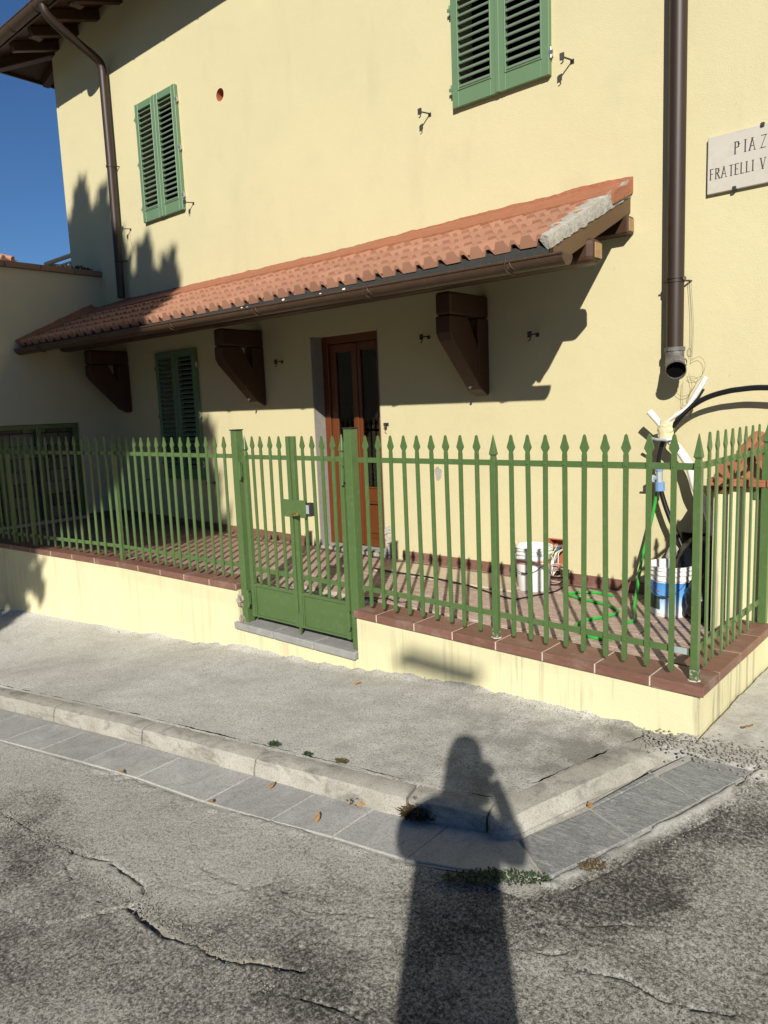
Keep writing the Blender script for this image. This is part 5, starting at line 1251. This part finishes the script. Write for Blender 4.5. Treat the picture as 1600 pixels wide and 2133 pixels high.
# wires from the box in the wall
wb = tag(empty('wire_bundle', (-2.7, YW-.05, -1.2)), 'bundle of coloured wires hanging from the red box in the wall', 'wires')
mats_w = ['wire_a', 'wire_b', 'wire_c', 'wire_d', 'wire_e', 'wire_a', 'wire_b', 'wire_d', 'wire_a', 'wire_e', 'wire_b', 'wire_c', 'wire_a', 'wire_d']
for k, mt in enumerate(mats_w*2):
    x = -2.755+random.uniform(-.035, .04); s1 = random.uniform(-.05, .05); zb = -1.35+random.uniform(-.02, .04)
    pts = [(x, YW+.05, -1.14+random.uniform(-.03, .03)), (x+s1*.5, YW-.03-random.random()*.03, -1.16), (x+s1-.02, YW-.06-random.random()*.04, -1.26), (x-s1*.3+random.uniform(-.03, .03), YW-.09-random.random()*.05, zb), (x+random.uniform(-.05, .05), YW-.07, zb+.05+random.random()*.03)]
    if pts[3][2] < FZ(x)+.006: pass
    pts = [(a, b, max(c, FZ(a)+.006)) for a, b, c in pts]
    mm = MB().tube(smooth_path(pts, 5), .0035, 5); attach(mm.build('wire', M[mt], None, smooth=True), wb)
for k in range(12):
    r = random.uniform(.06, .115); cx_, cy_ = -2.69+random.uniform(-.02, .02), YW-.13+random.uniform(-.01, .01); zz = FZ(-2.7)+.006; tl = random.uniform(.2, .9); mt = random.choice(['wire_e', 'wire_d', 'wire_a', 'wire_e'])
    pts = [(cx_+r*math.cos(a), cy_+r*.5*math.sin(a), zz+max(0, .09+.085*math.sin(a)*tl+.006*k*.3-.0)*.9) for a in np.linspace(0, 5.9, 24)]
    attach(MB().tube(pts, .0036, 5).build('wire_loop', M[mt], None, smooth=True), wb)
def floor_line(name, pts, r, mat, lab, cat, dz=.012):
    P_ = [(x, y, FZ(x)+r+(z if z else 0)) for x, y, z in pts]; return tag(MB().tube(smooth_path(P_, 6), r, 8).build(name, M[mat], None, smooth=True), lab, cat)
bl = .0135
floor_line('black_cable', [(-4.22, 4.60, bl), (-4.0, 4.58, bl), (-3.62, 4.595, bl), (-3.2, 4.54, bl), (-2.90, 4.47, 0.0), (-2.74, 4.44, 0), (-2.70, 4.50, 0), (-2.66, 4.62, 0), (-2.60, 4.80, 0), (-2.62, 4.95, 0)], .006, 'black_wire' if False else 'wire_d', 'black cable lying along the beige board to the coil of wires', 'cable')
floor_line('black_cable', [(-3.66, 3.86, .003), (-3.5, 3.93, .003), (-3.38, 3.91, .003), (-3.30, 3.97, .003)], .005, 'wire_d', 'short black cable end on the concrete edge behind the gate post', 'cable')
tag(MB().box(-4.22, -2.86, 4.60, 4.99, FZ(-3.5)-.004, FZ(-3.5)+.011).build('cement_board', M['sheet'], None, bevel=.003), 'beige cement board lying on the floor tiles along the house wall', 'board')
# garden hose
hp = [(-2.20, 4.885, 0), (-2.32, 4.90, 0), (-2.42, 4.86, 0), (-2.475, 4.76, 0), (-2.38, 4.70, 0), (-2.20, 4.66, 0), (-2.06, 4.60, 0), (-1.995, 4.50, 0), (-2.02, 4.38, 0), (-2.10, 4.20, 0), (-2.06, 4.05, 0), (-1.93, 3.95, 0), (-1.82, 3.965, 0), (-1.77, 4.05, 0), (-1.80, 4.18, 0), (-1.86, 4.30, 0), (-1.845, 4.42, 0), (-1.93, 4.62, .03), (-1.985, 4.80, .12)]
P_ = [(x, y, FZ(x)+.011+z) for x, y, z in hp]+[(-2.02, 4.95, -1.12), (-1.985, 4.98, -.93), (-1.95, 5.0, -.72), (-1.93, 4.98, -.585)]
tag(MB().tube(smooth_path(P_, 8), .0105, 10).build('garden_hose', M['hose'], None, smooth=True), 'bright green garden hose winding over the terrace floor to the tap', 'hose')
# water pipe with fitting and the conduits
wp = tag(empty('water_pipe', (-1.85, 4.95, -.6)), 'black polyethylene water pipe with pale blue coupling rising along the wall', 'pipe')
pA = smooth_path([(-1.66, 4.93, -1.30), (-1.70, 4.94, -1.12), (-1.77, 4.95, -.95), (-1.84, 4.95, -.79), (-1.895, 4.95, -.62), (-1.912, 4.95, -.45), (-1.89, 4.95, -.33), (-1.855, 4.945, -.25)], 6)
attach(MB().tube(pA, .017, 12).build('pipe', M['black_rubber'], None, smooth=True), wp)
m = MB(); m.tube([(-1.897, 4.95, -.635), (-1.900, 4.95, -.575)], .031, 12); m.tube([(-1.905, 4.95, -.50), (-1.908, 4.95, -.46)], .027, 12); attach(m.build('coupling', M['blue_fit'], None), wp)
m = MB(); m.tube([(-1.901, 4.95, -.575), (-1.905, 4.95, -.50)], .022, 10); m.tube([(-1.90, 4.95, -.54), (-1.955, 4.95, -.555)], .016, 10); m.tube([(-1.955, 4.95, -.57), (-1.955, 4.95, -.53)], .020, 10); m.box(-1.99, -1.93, 4.93, 4.94, -.575, -.565); attach(m.build('tap', M['zinc'], None), wp)
pB = smooth_path([(-1.835, 4.93, -.23), (-1.79, 4.93, -.18), (-1.732, 4.93, -.11), (-1.66, 4.93, -.055), (-1.584, 4.93, -.018), (-1.50, 4.93, .005), (-1.414, 4.93, .018), (-1.25, 4.93, .022), (-.9, 4.93, -.02), (-.5, 4.95, -.1)], 6)
attach(MB().tube(pB, .0175, 12).build('pipe', M['black_rubber'], None, smooth=True), wp)
wc = tag(empty('white_conduit', (-1.75, 4.93, -.4)), 'bent white conduit taped to the black pipe, cut end pointing up', 'conduit')
pC = smooth_path([(-1.52, 4.90, -.95), (-1.56, 4.92, -.80), (-1.60, 4.93, -.70), (-1.66, 4.94, -.60), (-1.70, 4.94, -.47), (-1.77, 4.94, -.36), (-1.85, 4.93, -.27)], 6)
attach(MB().tube(pC, .028, 14).build('conduit', M['white_conduit'], None, smooth=True), wc)
pD = smooth_path([(-1.865, 4.92, -.235), (-1.845, 4.91, -.18), (-1.79, 4.90, -.135), (-1.72, 4.90, -.09), (-1.67, 4.90, -.02), (-1.625, 4.90, .055), (-1.598, 4.90, .105)], 6)
attach(MB().tube(pD, [.012]*12+[.014]*12+[.017]*13, 12).build('conduit', M['white_conduit'], None, smooth=True), wc)
attach(MB().tube([(-1.865, 4.93, -.24), (-1.90, 4.91, -.17), (-1.955, 4.89, -.10)], [.016, .021, .022], 14).build('conduit_stub', M['white_conduit'], None, smooth=True), wc)
m = MB(); rows = []
for k in range(9):
    rows.append([(-1.855+.055*(1-.05*abs(k-4))*math.cos(a)+.02*nz(a, k, 0, 1), 4.92+.035*math.sin(a), -.29+.016*k+.02*nz(a, k, 5, 1.3)) for a in np.linspace(0, 6.283, 13)])
m.grid(rows); m.add(rows[-1][:-1], [tuple(range(12))]); attach(m.build('tape_wrap', M['tape'], None), wc)
attach(MB().tube([(-1.955, 4.90, -.275), (-1.90, 4.88, -.285), (-1.83, 4.88, -.29), (-1.80, 4.90, -.285)], .009, 8).build('cable_tie', M['zinc'], None), wc)
attach(MB().tube([(-1.605, 4.885, .03), (-1.64, 4.885, -.03), (-1.70, 4.885, -.09), (-1.78, 4.89, -.16)], .008, 8).build('earth_wire', M['wire_d'], None), wc)
# tangles of thin wire below the elbow
tw = tag(empty('wire_tangle', (-1.72, 4.98, .1)), 'tangle of thin rusty wire hanging below the grey pipe elbow', 'wire')
for pts in ([(-1.775, 5.02, .74), (-1.755, 5.02, .5), (-1.752, 5.0, .25)], [(-1.76, 5.02, .74), (-1.738, 5.02, .45), (-1.742, 5.0, .22)],
            [(-1.745, 4.98, .22), (-1.69, 4.97, .24), (-1.655, 4.97, .19), (-1.675, 4.97, .12), (-1.73, 4.97, .10), (-1.765, 4.97, .12)],
            [(-1.76, 4.98, .14), (-1.735, 4.97, .05), (-1.76, 4.98, -.02), (-1.73, 4.98, -.08), (-1.735, 4.98, -.13)], [(-1.75, 4.98, .12), (-1.70, 4.97, .095), (-1.74, 4.97, .02), (-1.755, 4.98, -.03)],
            [(-1.795, 4.98, .09), (-1.80, 4.98, 0), (-1.795, 4.98, -.06), (-1.80, 4.98, -.13)], [(-1.80, 4.98, -.06), (-1.775, 4.98, -.08), (-1.765, 4.98, -.05), (-1.745, 4.98, -.10), (-1.745, 4.98, -.15)],
            [(-1.83, 4.98, .06), (-1.84, 4.98, .02), (-1.80, 4.98, -.01), (-1.755, 4.98, -.0)]):
    attach(MB().tube(smooth_path([(a, YW-.006-.03*((YW-b)/.12), c) for a, b, c in pts], 6), .0013, 4).build('wire', M['thin_wire'], None), tw)
attach(MB().tube([(-1.738+.014*math.cos(a), 5.0, .268+.026*math.sin(a)) for a in np.linspace(0, 6.0, 14)], .003, 5).build('wire_knot', M['steel'], None), tw)
# thin stray wire near the left upper hook and on brackets
tag(MB().tube(smooth_path([(-8.42, YW-.02, 2.23), (-8.44, YW-.01, 2.12), (-8.37, YW-.01, 1.98), (-8.30, YW-.01, 1.80), (-8.38, YW-.01, 1.66)], 6), .0012, 4).build('loose_wire', M['thin_wire'], None), 'thin loose wire hanging from the hook beside the upper downpipe', 'wire')
# bags in the shaded recess beside the pier
def bag(cx, cy, rx, ry, h, mat, name, lab, seed):
    m = MB(); rows = []; n = 28; z0 = FZ(cx)
    for i in range(15):
        f = i/14; r = (math.sin(math.pi*min(.98, .12+f*.86)))**.6; row = []
        for k in range(n+1):
            a = 2*math.pi*k/n; q = 1+.16*nz(math.cos(a)*2, math.sin(a)*2+seed, f*4, 1)+.07*nz(math.cos(a)*6, math.sin(a)*6+seed, f*9, 1)
            row.append((cx+rx*r*q*math.cos(a), min(cy+ry*r*q*math.sin(a), YW-.004), z0+h*f+.03*nz(a, f*3, seed, 2)*(f > .1)))
        rows.append(row)
    m.grid(rows); tag(m.build(name, M[mat], None, smooth=True), lab, 'bag')
bag(-1.585, 4.90, .20, .19, .50, 'bag', 'bin_bag', 'crumpled black bin bag in the shade beside the tile hooded pier', 3)
bag(-1.80, 4.96, .085, .10, .40, 'sack', 'sack', 'pale sack leaning on the wall behind the blue labelled bucket', 9)
bag(-1.52, 4.70, .11, .16, .30, 'bag', 'bin_bag', 'smaller black bin bag on the floor against the pier side', 5)

# ------------------------------------------------------------------ plants, leaves, stones on the ground
def tuft(name, c, rx, ry, n, mat, lab, zf, h=.03, ang=0, sz=.02):
    m = MB()
    for k in range(n):
        a = random.uniform(0, 6.28); r = random.random()**.6; x = r*rx*math.cos(a); y = r*ry*math.sin(a); X_ = c[0]+x*math.cos(ang)-y*math.sin(ang); Y_ = c[1]+x*math.sin(ang)+y*math.cos(ang)
        b = Vector((X_, Y_, float(zf(X_, Y_))+.008+random.random()*h*(1-r*.6))); d = Vector((random.uniform(-1, 1), random.uniform(-1, 1), random.uniform(-.1, .9))).normalized(); s = d.cross(Vector((0, .2, 1))).normalized(); L = sz*random.uniform(.5, 1.3); w = L*.28
        m.add([b, b+d*L*.5+s*w, b+d*L, b+d*L*.5-s*w], [(0, 1, 2, 3)])
    return tag(m.build(name, M[mat], None), lab, 'plant')
tuft('green_weed', (-1.345, 2.025), .19, .045, 900, 'weed', 'low green weed patch at the outer corner of the slate slabs', lambda x, y: Sz(x, y), .016, R_(32), .014)
tuft('dry_weed', (-1.835, 2.215), .085, .05, 900, 'weed_dry', 'brown dry weed clump on the slabs at the kerb foot, in the photographer shadow', lambda x, y: Sz(x, y)+.01, .07, R_(15), .030)
tuft('green_weed', (-2.80, 2.25), .035, .015, 160, 'weed', 'tiny green weed in the kerb joint, first from the left', Pz, .02, 0, .016)
tuft('green_weed', (-2.555, 2.255), .03, .012, 110, 'weed', 'tiny green weed in the kerb joint, second from the left', Pz, .015, 0, .013)
tuft('dry_weed', (-2.35, 2.28), .035, .012, 120, 'weed_dry', 'tiny brown weed in the kerb joint, nearest the corner', Pz, .015, 0, .015)
tuft('dry_weed', (-2.16, 2.16), .05, .015, 60, 'weed_dry', 'few dry sprigs at the foot of the kerb stone', lambda x, y: Sz(x, y), .03, .1, .03)
tuft('moss_clump', (-1.10, 2.28), .05, .03, 260, 'weed_dry', 'dry brown moss clump on the asphalt edge near the corner slab', lambda x, y: Sz(x, y), .012, R_(50), .012)
leafme = MB(); leafme.add([(-.024, 0, .002), (-.010, .010, .008), (.010, .009, .006), (.026, 0, .012), (.010, -.010, .009), (-.010, -.009, .004)], [(0, 1, 5), (1, 2, 4, 5), (2, 3, 4)]); leafme = leafme.mesh('dry_leaf', M['leaf_dry'])
LV = [((-3.026, 3.106), 'dry leaf on the pavement in front of the threshold', Pz), ((-.912, 3.479), 'dry leaf on the side pavement past the corner of the low wall', None), ((-3.433, 1.761), 'dry leaf on the slab edge below the second kerb stone', 0), ((-2.736, 1.814), 'orange dry leaf on the outer edge of the slabs', 0), ((-2.10, 2.15), 'dry leaf among the sprigs at the kerb foot', 0), ((-1.262, 2.60), 'curled dry leaf in the joint between the side slabs', 0), ((-2.60, 2.06), 'orange dry leaf against the kerb foot', 0), ((-2.19, 1.97), 'dry leaf on the slab left of the shadow', 0)]
for k, ((x, y), lab, zf) in enumerate(LV):
    o = link('dry_leaf', leafme); z = float(Pz(x, y)) if zf is Pz else float(Sz(x, y))+(.035 if zf is None else .010); o.location = (x, y, z+.010); o.rotation_euler = (random.uniform(-.4, .4), random.uniform(-.3, .3), random.uniform(0, 6)); o.scale = (1.1, 1.1, 1.1)
    tag(o, lab, 'leaf', 'dry leaves on the ground')
# loose grit and pebbles
m = MB(); 
def pebble(m, x, y, z, s):
    q = [Vector((random.uniform(.6, 1)*a, random.uniform(.6, 1)*b, random.uniform(.4, .8)*c))*s for a, b, c in ((1, 0, 0), (-1, 0, 0), (0, 1, 0), (0, -1, 0), (0, 0, 1), (0, 0, -1))]
    m.add([Vector((x, y, z))+v for v in q], [(0, 2, 4), (2, 1, 4), (1, 3, 4), (3, 0, 4), (2, 0, 5), (1, 2, 5), (3, 1, 5), (0, 3, 5)])
for k in range(900):
    t = random.random(); x = -1.25+.5*t+random.gauss(0, .05); y = 2.0+1.25*t+random.gauss(0, .05)
    if x < -1.15+.47*(y-2.1)/1.05-.02: continue
    pebble(m, x, y, float(Sz(x, y))+.004, random.uniform(.002, .007))
for k in range(1000):
    x = random.uniform(-3.6, -1.6); y = 1.235+random.gauss(0, .03)
    pebble(m, x, y, float(Sz(x, y))+.002, random.uniform(.0015, .006))
for k in range(700):
    x = random.uniform(-3.9, -.3); y = random.uniform(.9, 2.1); 
    if y > iy(x, OUTX)-.02: continue
    pebble(m, x, y, float(Sz(x, y))+.003, random.uniform(.0012, .004))
for k in range(500):
    x = random.uniform(-1.30, -.75); y = 3.22+random.gauss(0, .06)+(x+1)*.1
    pebble(m, x, y, float(Sz(x, y))+.02, random.uniform(.003, .011))
for k in range(260):
    x = random.uniform(-6.5, -1.2); y = wallfront(x)-abs(random.gauss(0, .05))
    pebble(m, x, y, float(Pz(x, y))+.006, random.uniform(.002, .008))
tag(m.build('gravel', M['grit'], None), kind='stuff')
for pts in ([(-1.60, 2.9), (-2.1, 3.0), (-2.7, 2.95), (-3.1, 3.1)], [(-3.2, 2.55), (-3.9, 2.6), (-4.4, 2.75)], [(-4.0, 2.23), (-4.25, 2.30), (-4.6, 2.28)]):
    pass

# ------------------------------------------------------------------ behind the camera: what casts the shadows and shows in the glass
def conifer(name, spires, trunk, lab):
    t = tag(empty(name, trunk), lab, 'tree')
    m = MB(); m.tube([Vector(trunk), Vector(trunk)+Vector((0, 0, 4.2)), Vector(trunk)+Vector((0, 0, 7.0))], [.20, .14, .05], 10)
    for k in range(14):
        a = random.uniform(0, 6.28); z = 4.3+random.random()*3; c = Vector(trunk)+Vector((0, 0, z)); m.tube([c, c+Vector((math.cos(a)*1.0, math.sin(a)*1.0, .7))], [.04, .015], 6)
    attach(m.build('trunk', M['bark'], None, smooth=True), t)
    m = MB()
    for (cx, cy, zb, zt, r, n) in spires:
        for k in range(n):
            f = random.random()**.8; z = zb+(zt-zb)*f
            rr = r*(min(1, (f+.05)/.22)*(1-f)**.95*1.25); a = random.uniform(0, 6.28); q = random.random()**.45
            lob = 1+.22*math.sin(a*3+z*2.1+cx)+.25*math.sin(a*5-z*5.3)
            c = Vector((cx+rr*q*lob*math.cos(a), cy+rr*q*lob*math.sin(a), z)); d = Vector((math.cos(a)*.35+random.uniform(-.25, .25), math.sin(a)*.35+random.uniform(-.25, .25), 1.0)).normalized(); s = d.cross(Vector((random.uniform(-1, 1), random.uniform(-1, 1), .1))).normalized(); L = random.uniform(.16, .46)*(1 if q > .6 else .7); w = min(.045, L*.13)+.012
            m.add([c, c+d*L*.5+s*w, c+d*L, c+d*L*.5-s*w], [(0, 1, 2, 3)])
    attach(m.build('crown', M['foliage'], None), t)
conifer('cypress_tree', [(-3.46, -3.91, 5.0, 8.63, .50, 1600), (-3.78, -3.95, 5.0, 8.23, .5, 1500), (-2.90, -3.9, 5.5, 8.40, .30, 900), (-2.66, -3.85, 5.5, 7.73, .36, 900), (-2.02, -3.95, 5.0, 7.73, .34, 1000), (-1.66, -3.8, 5.0, 7.38, .30, 800), (-1.40, -3.9, 4.5, 6.58, .32, 700),
    (-3.2, -3.9, 5.0, 8.23, .45, 1500), (-1.85, -3.9, 4.8, 7.18, .42, 1300), (-2.35, -3.9, 4.5, 7.33, .42, 1300), (-3.35, -3.9, 2.9, 7.78, .95, 5500), (-2.45, -4.0, 3.4, 7.08, .80, 3800), (-1.80, -3.9, 3.6, 6.48, .62, 2200), (-1.45, -3.9, 3.9, 5.58, .42, 900), (-3.0, -4.0, 2.8, 6.08, .9, 2500)], (-2.9, -3.95, -1.85), 'tall many pointed cypress across the street behind the photographer')
conifer('cypress_tree', [(-4.6, -4.0, 2.6, 7.98, 1.3, 8000), (-5.6, -3.9, 2.6, 7.98, 1.3, 6000), (-4.2, -4.1, 2.6, 7.58, 1.1, 5000), (-5.0, -3.6, 2.4, 7.08, 1.5, 6000), (-3.9, -3.9, 1.7, 5.5, .85, 3500), (-4.6, -3.8, 1.5, 5.5, 1.1, 4500)], (-4.9, -4.0, -1.95), 'broad dark cypress across the street next to the pointed one')
# lamp slung on a wire across the street
lp = tag(empty('hanging_street_lamp', (3.55, -6.1, 4.5)), 'flat street lamp slung on a wire over the street', 'street lamp')
sb = Vector((-2.575, 3.31, -1.528)); T = 9.3; cpos = sb-Vector((-.68, 1, -.65))*T
m = MB(); prl = [(-.30, 0), (-.24, .030), (.26, .035), (.31, .01), (.28, -.02), (-.26, -.03)]
m.prism(prl, cpos+Vector((0, -.07, 0)), Vector((1, 0, -.05)), (0, 0, 1), (0, 1, 0), .14); attach(m.build('lamp_housing', M['grey_pvc'], None, bevel=.01), lp)
m = MB(); m.tube([cpos+Vector((-14, -1, .9)), cpos+Vector((0, 0, .12)), cpos+Vector((14, 1, .9))], .004, 5); attach(m.build('wire', M['wire_d'], None), lp)
for sx in (-1, 1):
    p = cpos+Vector((14*sx, sx, .9)); g = tag(empty('utility_pole', (p.x, p.y, -2)), 'grey pole holding the lamp wire at the %s end of the street' % ('near' if sx > 0 else 'far'), 'pole'); attach(MB().tube([(p.x, p.y, -2.6), (p.x, p.y, p.z+.3)], [.10, .06], 12).build('mast', M['zinc'], None, smooth=True), g)
# opposite house, low and far enough to leave the sun free
wm = MB().box(-.55, .55, -.03, .03, -.8, .8).mesh('window', M['black'])
am = MB(); am.add([(-1.1, 0, .5), (1.1, 0, .5), (1.1, .8, 0), (-1.1, .8, 0)], [(0, 1, 2, 3)]); am = am.mesh('awning', M['wire_a'])
for nm, hx0, hx1, zt, lab, mt in (('opposite_house', -30, -13, 5.6, 'brown plastered house across the square with white awnings', 'far_wall'), ('opposite_house', -12.6, -2, 5.0, 'brown plastered middle house across the square with white awnings, lower roof', 'far_wall'), ('opposite_house', -1.6, 12, 5.8, 'brown plastered house across the square, nearest the side street', 'far_wall')):
    op = tag(empty(nm, ((hx0+hx1)/2, -15, -2)), lab, 'house')
    attach(MB().box(hx0, hx1, -24, -15, -2.6, zt-1.2).build('wall', M[mt], None), op)
    m = MB(); yc = -19.5; m.add([(hx0-.4, -24.6, zt-1.2), (hx1+.4, -24.6, zt-1.2), (hx1+.4, -14.4, zt-1.2), (hx0-.4, -14.4, zt-1.2), (hx0-.4, yc, zt+.6), (hx1+.4, yc, zt+.6)], [(0, 1, 5, 4), (2, 3, 4, 5), (0, 4, 3), (1, 2, 5), (0, 3, 2, 1)])
    attach(m.build('roof', M['far_roof'], None), op)
    k = hx0+1.5
    while k < hx1-1:
        for zz in (-.4, 2.3):
            o = link('window', wm); o.location = (k, -14.98, zz); attach(o, op)
        o = link('awning', am); o.location = (k, -14.96, .6); attach(o, op); k += 3.0

# the photographer, standing just behind the camera
def photographer():
    az = Vector((-.68, 1, 0)).normalized(); lat = Vector((az.y, -az.x, 0)); base = -az*.24
    P = lambda u, f, z: base+lat*u+az*f+Vector((0, 0, z))
    zg = float(Sz(base.x, base.y))
    root = tag(empty('photographer', (base.x, base.y, zg)), 'person in a long dark coat holding up a phone to photograph the house', 'person')
    AL = [(-.20, 0, .010), (-.300, .01, -.060), (-.285, .06, -.165), (-.20, .12, -.12), (-.13, .165, -.06)]
    AR = [(.0, 0, -.04), (.112, .02, -.158), (.075, .09, -.03), (.032, .14, .07)]
    V = [P(-.10, 0, -.78), P(-.11, 0, -.45), P(-.11, 0, -.22), P(-.10, 0, -.07), P(-.09, 0, .02), P(-.088, .01, .12), P(-.088, .015, .22), P(-.088, .0, .30),
         *[P(*q) for q in AL], *[P(*q) for q in AR],
         P(-.20, 0, -.86), P(-.20, .01, -1.28), P(-.20, -.02, zg+.09), P(-.20, .12, zg+.035), P(0, 0, -.86), P(0, .01, -1.28), P(0, -.02, zg+.09), P(0, .12, zg+.035)]
    rr = [.15, .14, .135, .13, .07, .05, .082, .072, .055, .045, .04, .034, .028, .055, .042, .032, .026, .085, .055, .038, .035, .085, .055, .038, .035]
    E_ = [(0, 1), (1, 2), (2, 3), (3, 4), (4, 5), (5, 6), (6, 7), (3, 8), (8, 9), (9, 10), (10, 11), (11, 12), (3, 13), (13, 14), (14, 15), (15, 16), (0, 17), (17, 18), (18, 19), (19, 20), (0, 21), (21, 22), (22, 23), (23, 24)]
    me = bpy.data.meshes.new('body'); me.from_pydata([tuple(v) for v in V], E_, []); me.materials.append(M['skin'])
    b = link('body', me); sk = b.modifiers.new('skin', 'SKIN'); ssub = b.modifiers.new('sub', 'SUBSURF'); ssub.levels = 1; ssub.render_levels = 1
    for i, r in enumerate(rr): me.skin_vertices[0].data[i].radius = (r, r*.8 if i < 4 else r)
    me.skin_vertices[0].data[0].use_root = True
    attach(b, root)
    # long coat
    m = MB(); rows = []
    for z, hw, hd, cu in ((.05, .06, .07, -.11), (.01, .115, .10, -.125), (-.03, .140, .115, -.115), (-.08, .160, .125, -.107), (-.15, .165, .13, -.108), (-.26, .158, .125, -.11), (-.42, .165, .135, -.10), (-.60, .172, .15, -.088), (-1.0, .185, .17, -.09), (-1.35, .20, .19, -.09)):
        rows.append([tuple(P(cu+hw*math.cos(a), hd*math.sin(a), z)) for a in np.linspace(0, 2*math.pi, 29)])
    m.grid(rows); attach(m.build('coat', M['cloth'], None, smooth=True), root)
    m = MB()
    m.tube(smooth_path([P(-.12, 0, .0)]+[P(*q) for q in AL], 5), [.06]*6+[.055]*6+[.052]*6+[.044]*4+[.036]*4, 12)
    m.tube(smooth_path([P(-.06, 0, -.03)]+[P(*q) for q in AR], 5), [.055]*6+[.050]*4+[.040]*4+[.030]*7, 12)
    attach(m.build('sleeve', M['cloth'], None, smooth=True), root)
    m = MB(); rows = []
    for z, hw, hd, cu in ((.392, .01, .01, -.088), (.372, .050, .055, -.088), (.32, .076, .085, -.088), (.24, .086, .10, -.088), (.13, .086, .095, -.094), (.05, .088, .08, -.105), (-.03, .10, .07, -.11)):
        rows.append([tuple(P(cu+hw*math.cos(a), -.02+hd*math.sin(a)*(1 if math.sin(a) < 0 else .55), z)) for a in np.linspace(0, 2*math.pi, 25)])
    m.grid(rows); attach(m.build('hair', M['hair'], None, smooth=True), root)
    for hx, hz, sg in ((-.12, -.05, 1), (.028, .09, -1)):
        m = MB(); c = P(hx, .155, hz); m.tube([c-az*.02, c+lat*.02*sg+Vector((0, 0, .03)), c+lat*.03*sg+Vector((0, 0, .055))], [.028, .032, .02], 10)
        for q in range(4):
            s0 = c+lat*(.03*sg)+Vector((0, 0, .05-.022*q)); m.tube([s0, s0+lat*.03*sg+az*.02, s0+lat*(.055-.004*q)*sg+az*.010], [.009, .008, .006], 7)
        m.tube([c+Vector((0, 0, .03)), c+lat*.025*sg-az*.02+Vector((0, 0, .04)), c+lat*.05*sg-az*.022+Vector((0, 0, .03))], [.011, .009, .007], 7)
        attach(m.build('hand', M['skin'], None, smooth=True), root)
    return root
photographer()
h_ = Vector((-.657, .741, -.14))
ph = MB(); c = -h_*.03; rgt = Vector((.751, .659, -.04)); upv = h_.cross(rgt).normalized()
ph.obox(c-rgt*.02, rgt, upv, h_, .038, .075, .004)
tag(ph.build('smartphone', M['black_rubber'], None, bevel=.003), 'black smartphone held upright in the hands of the photographer', 'phone')
bpy.context.view_layer.update()
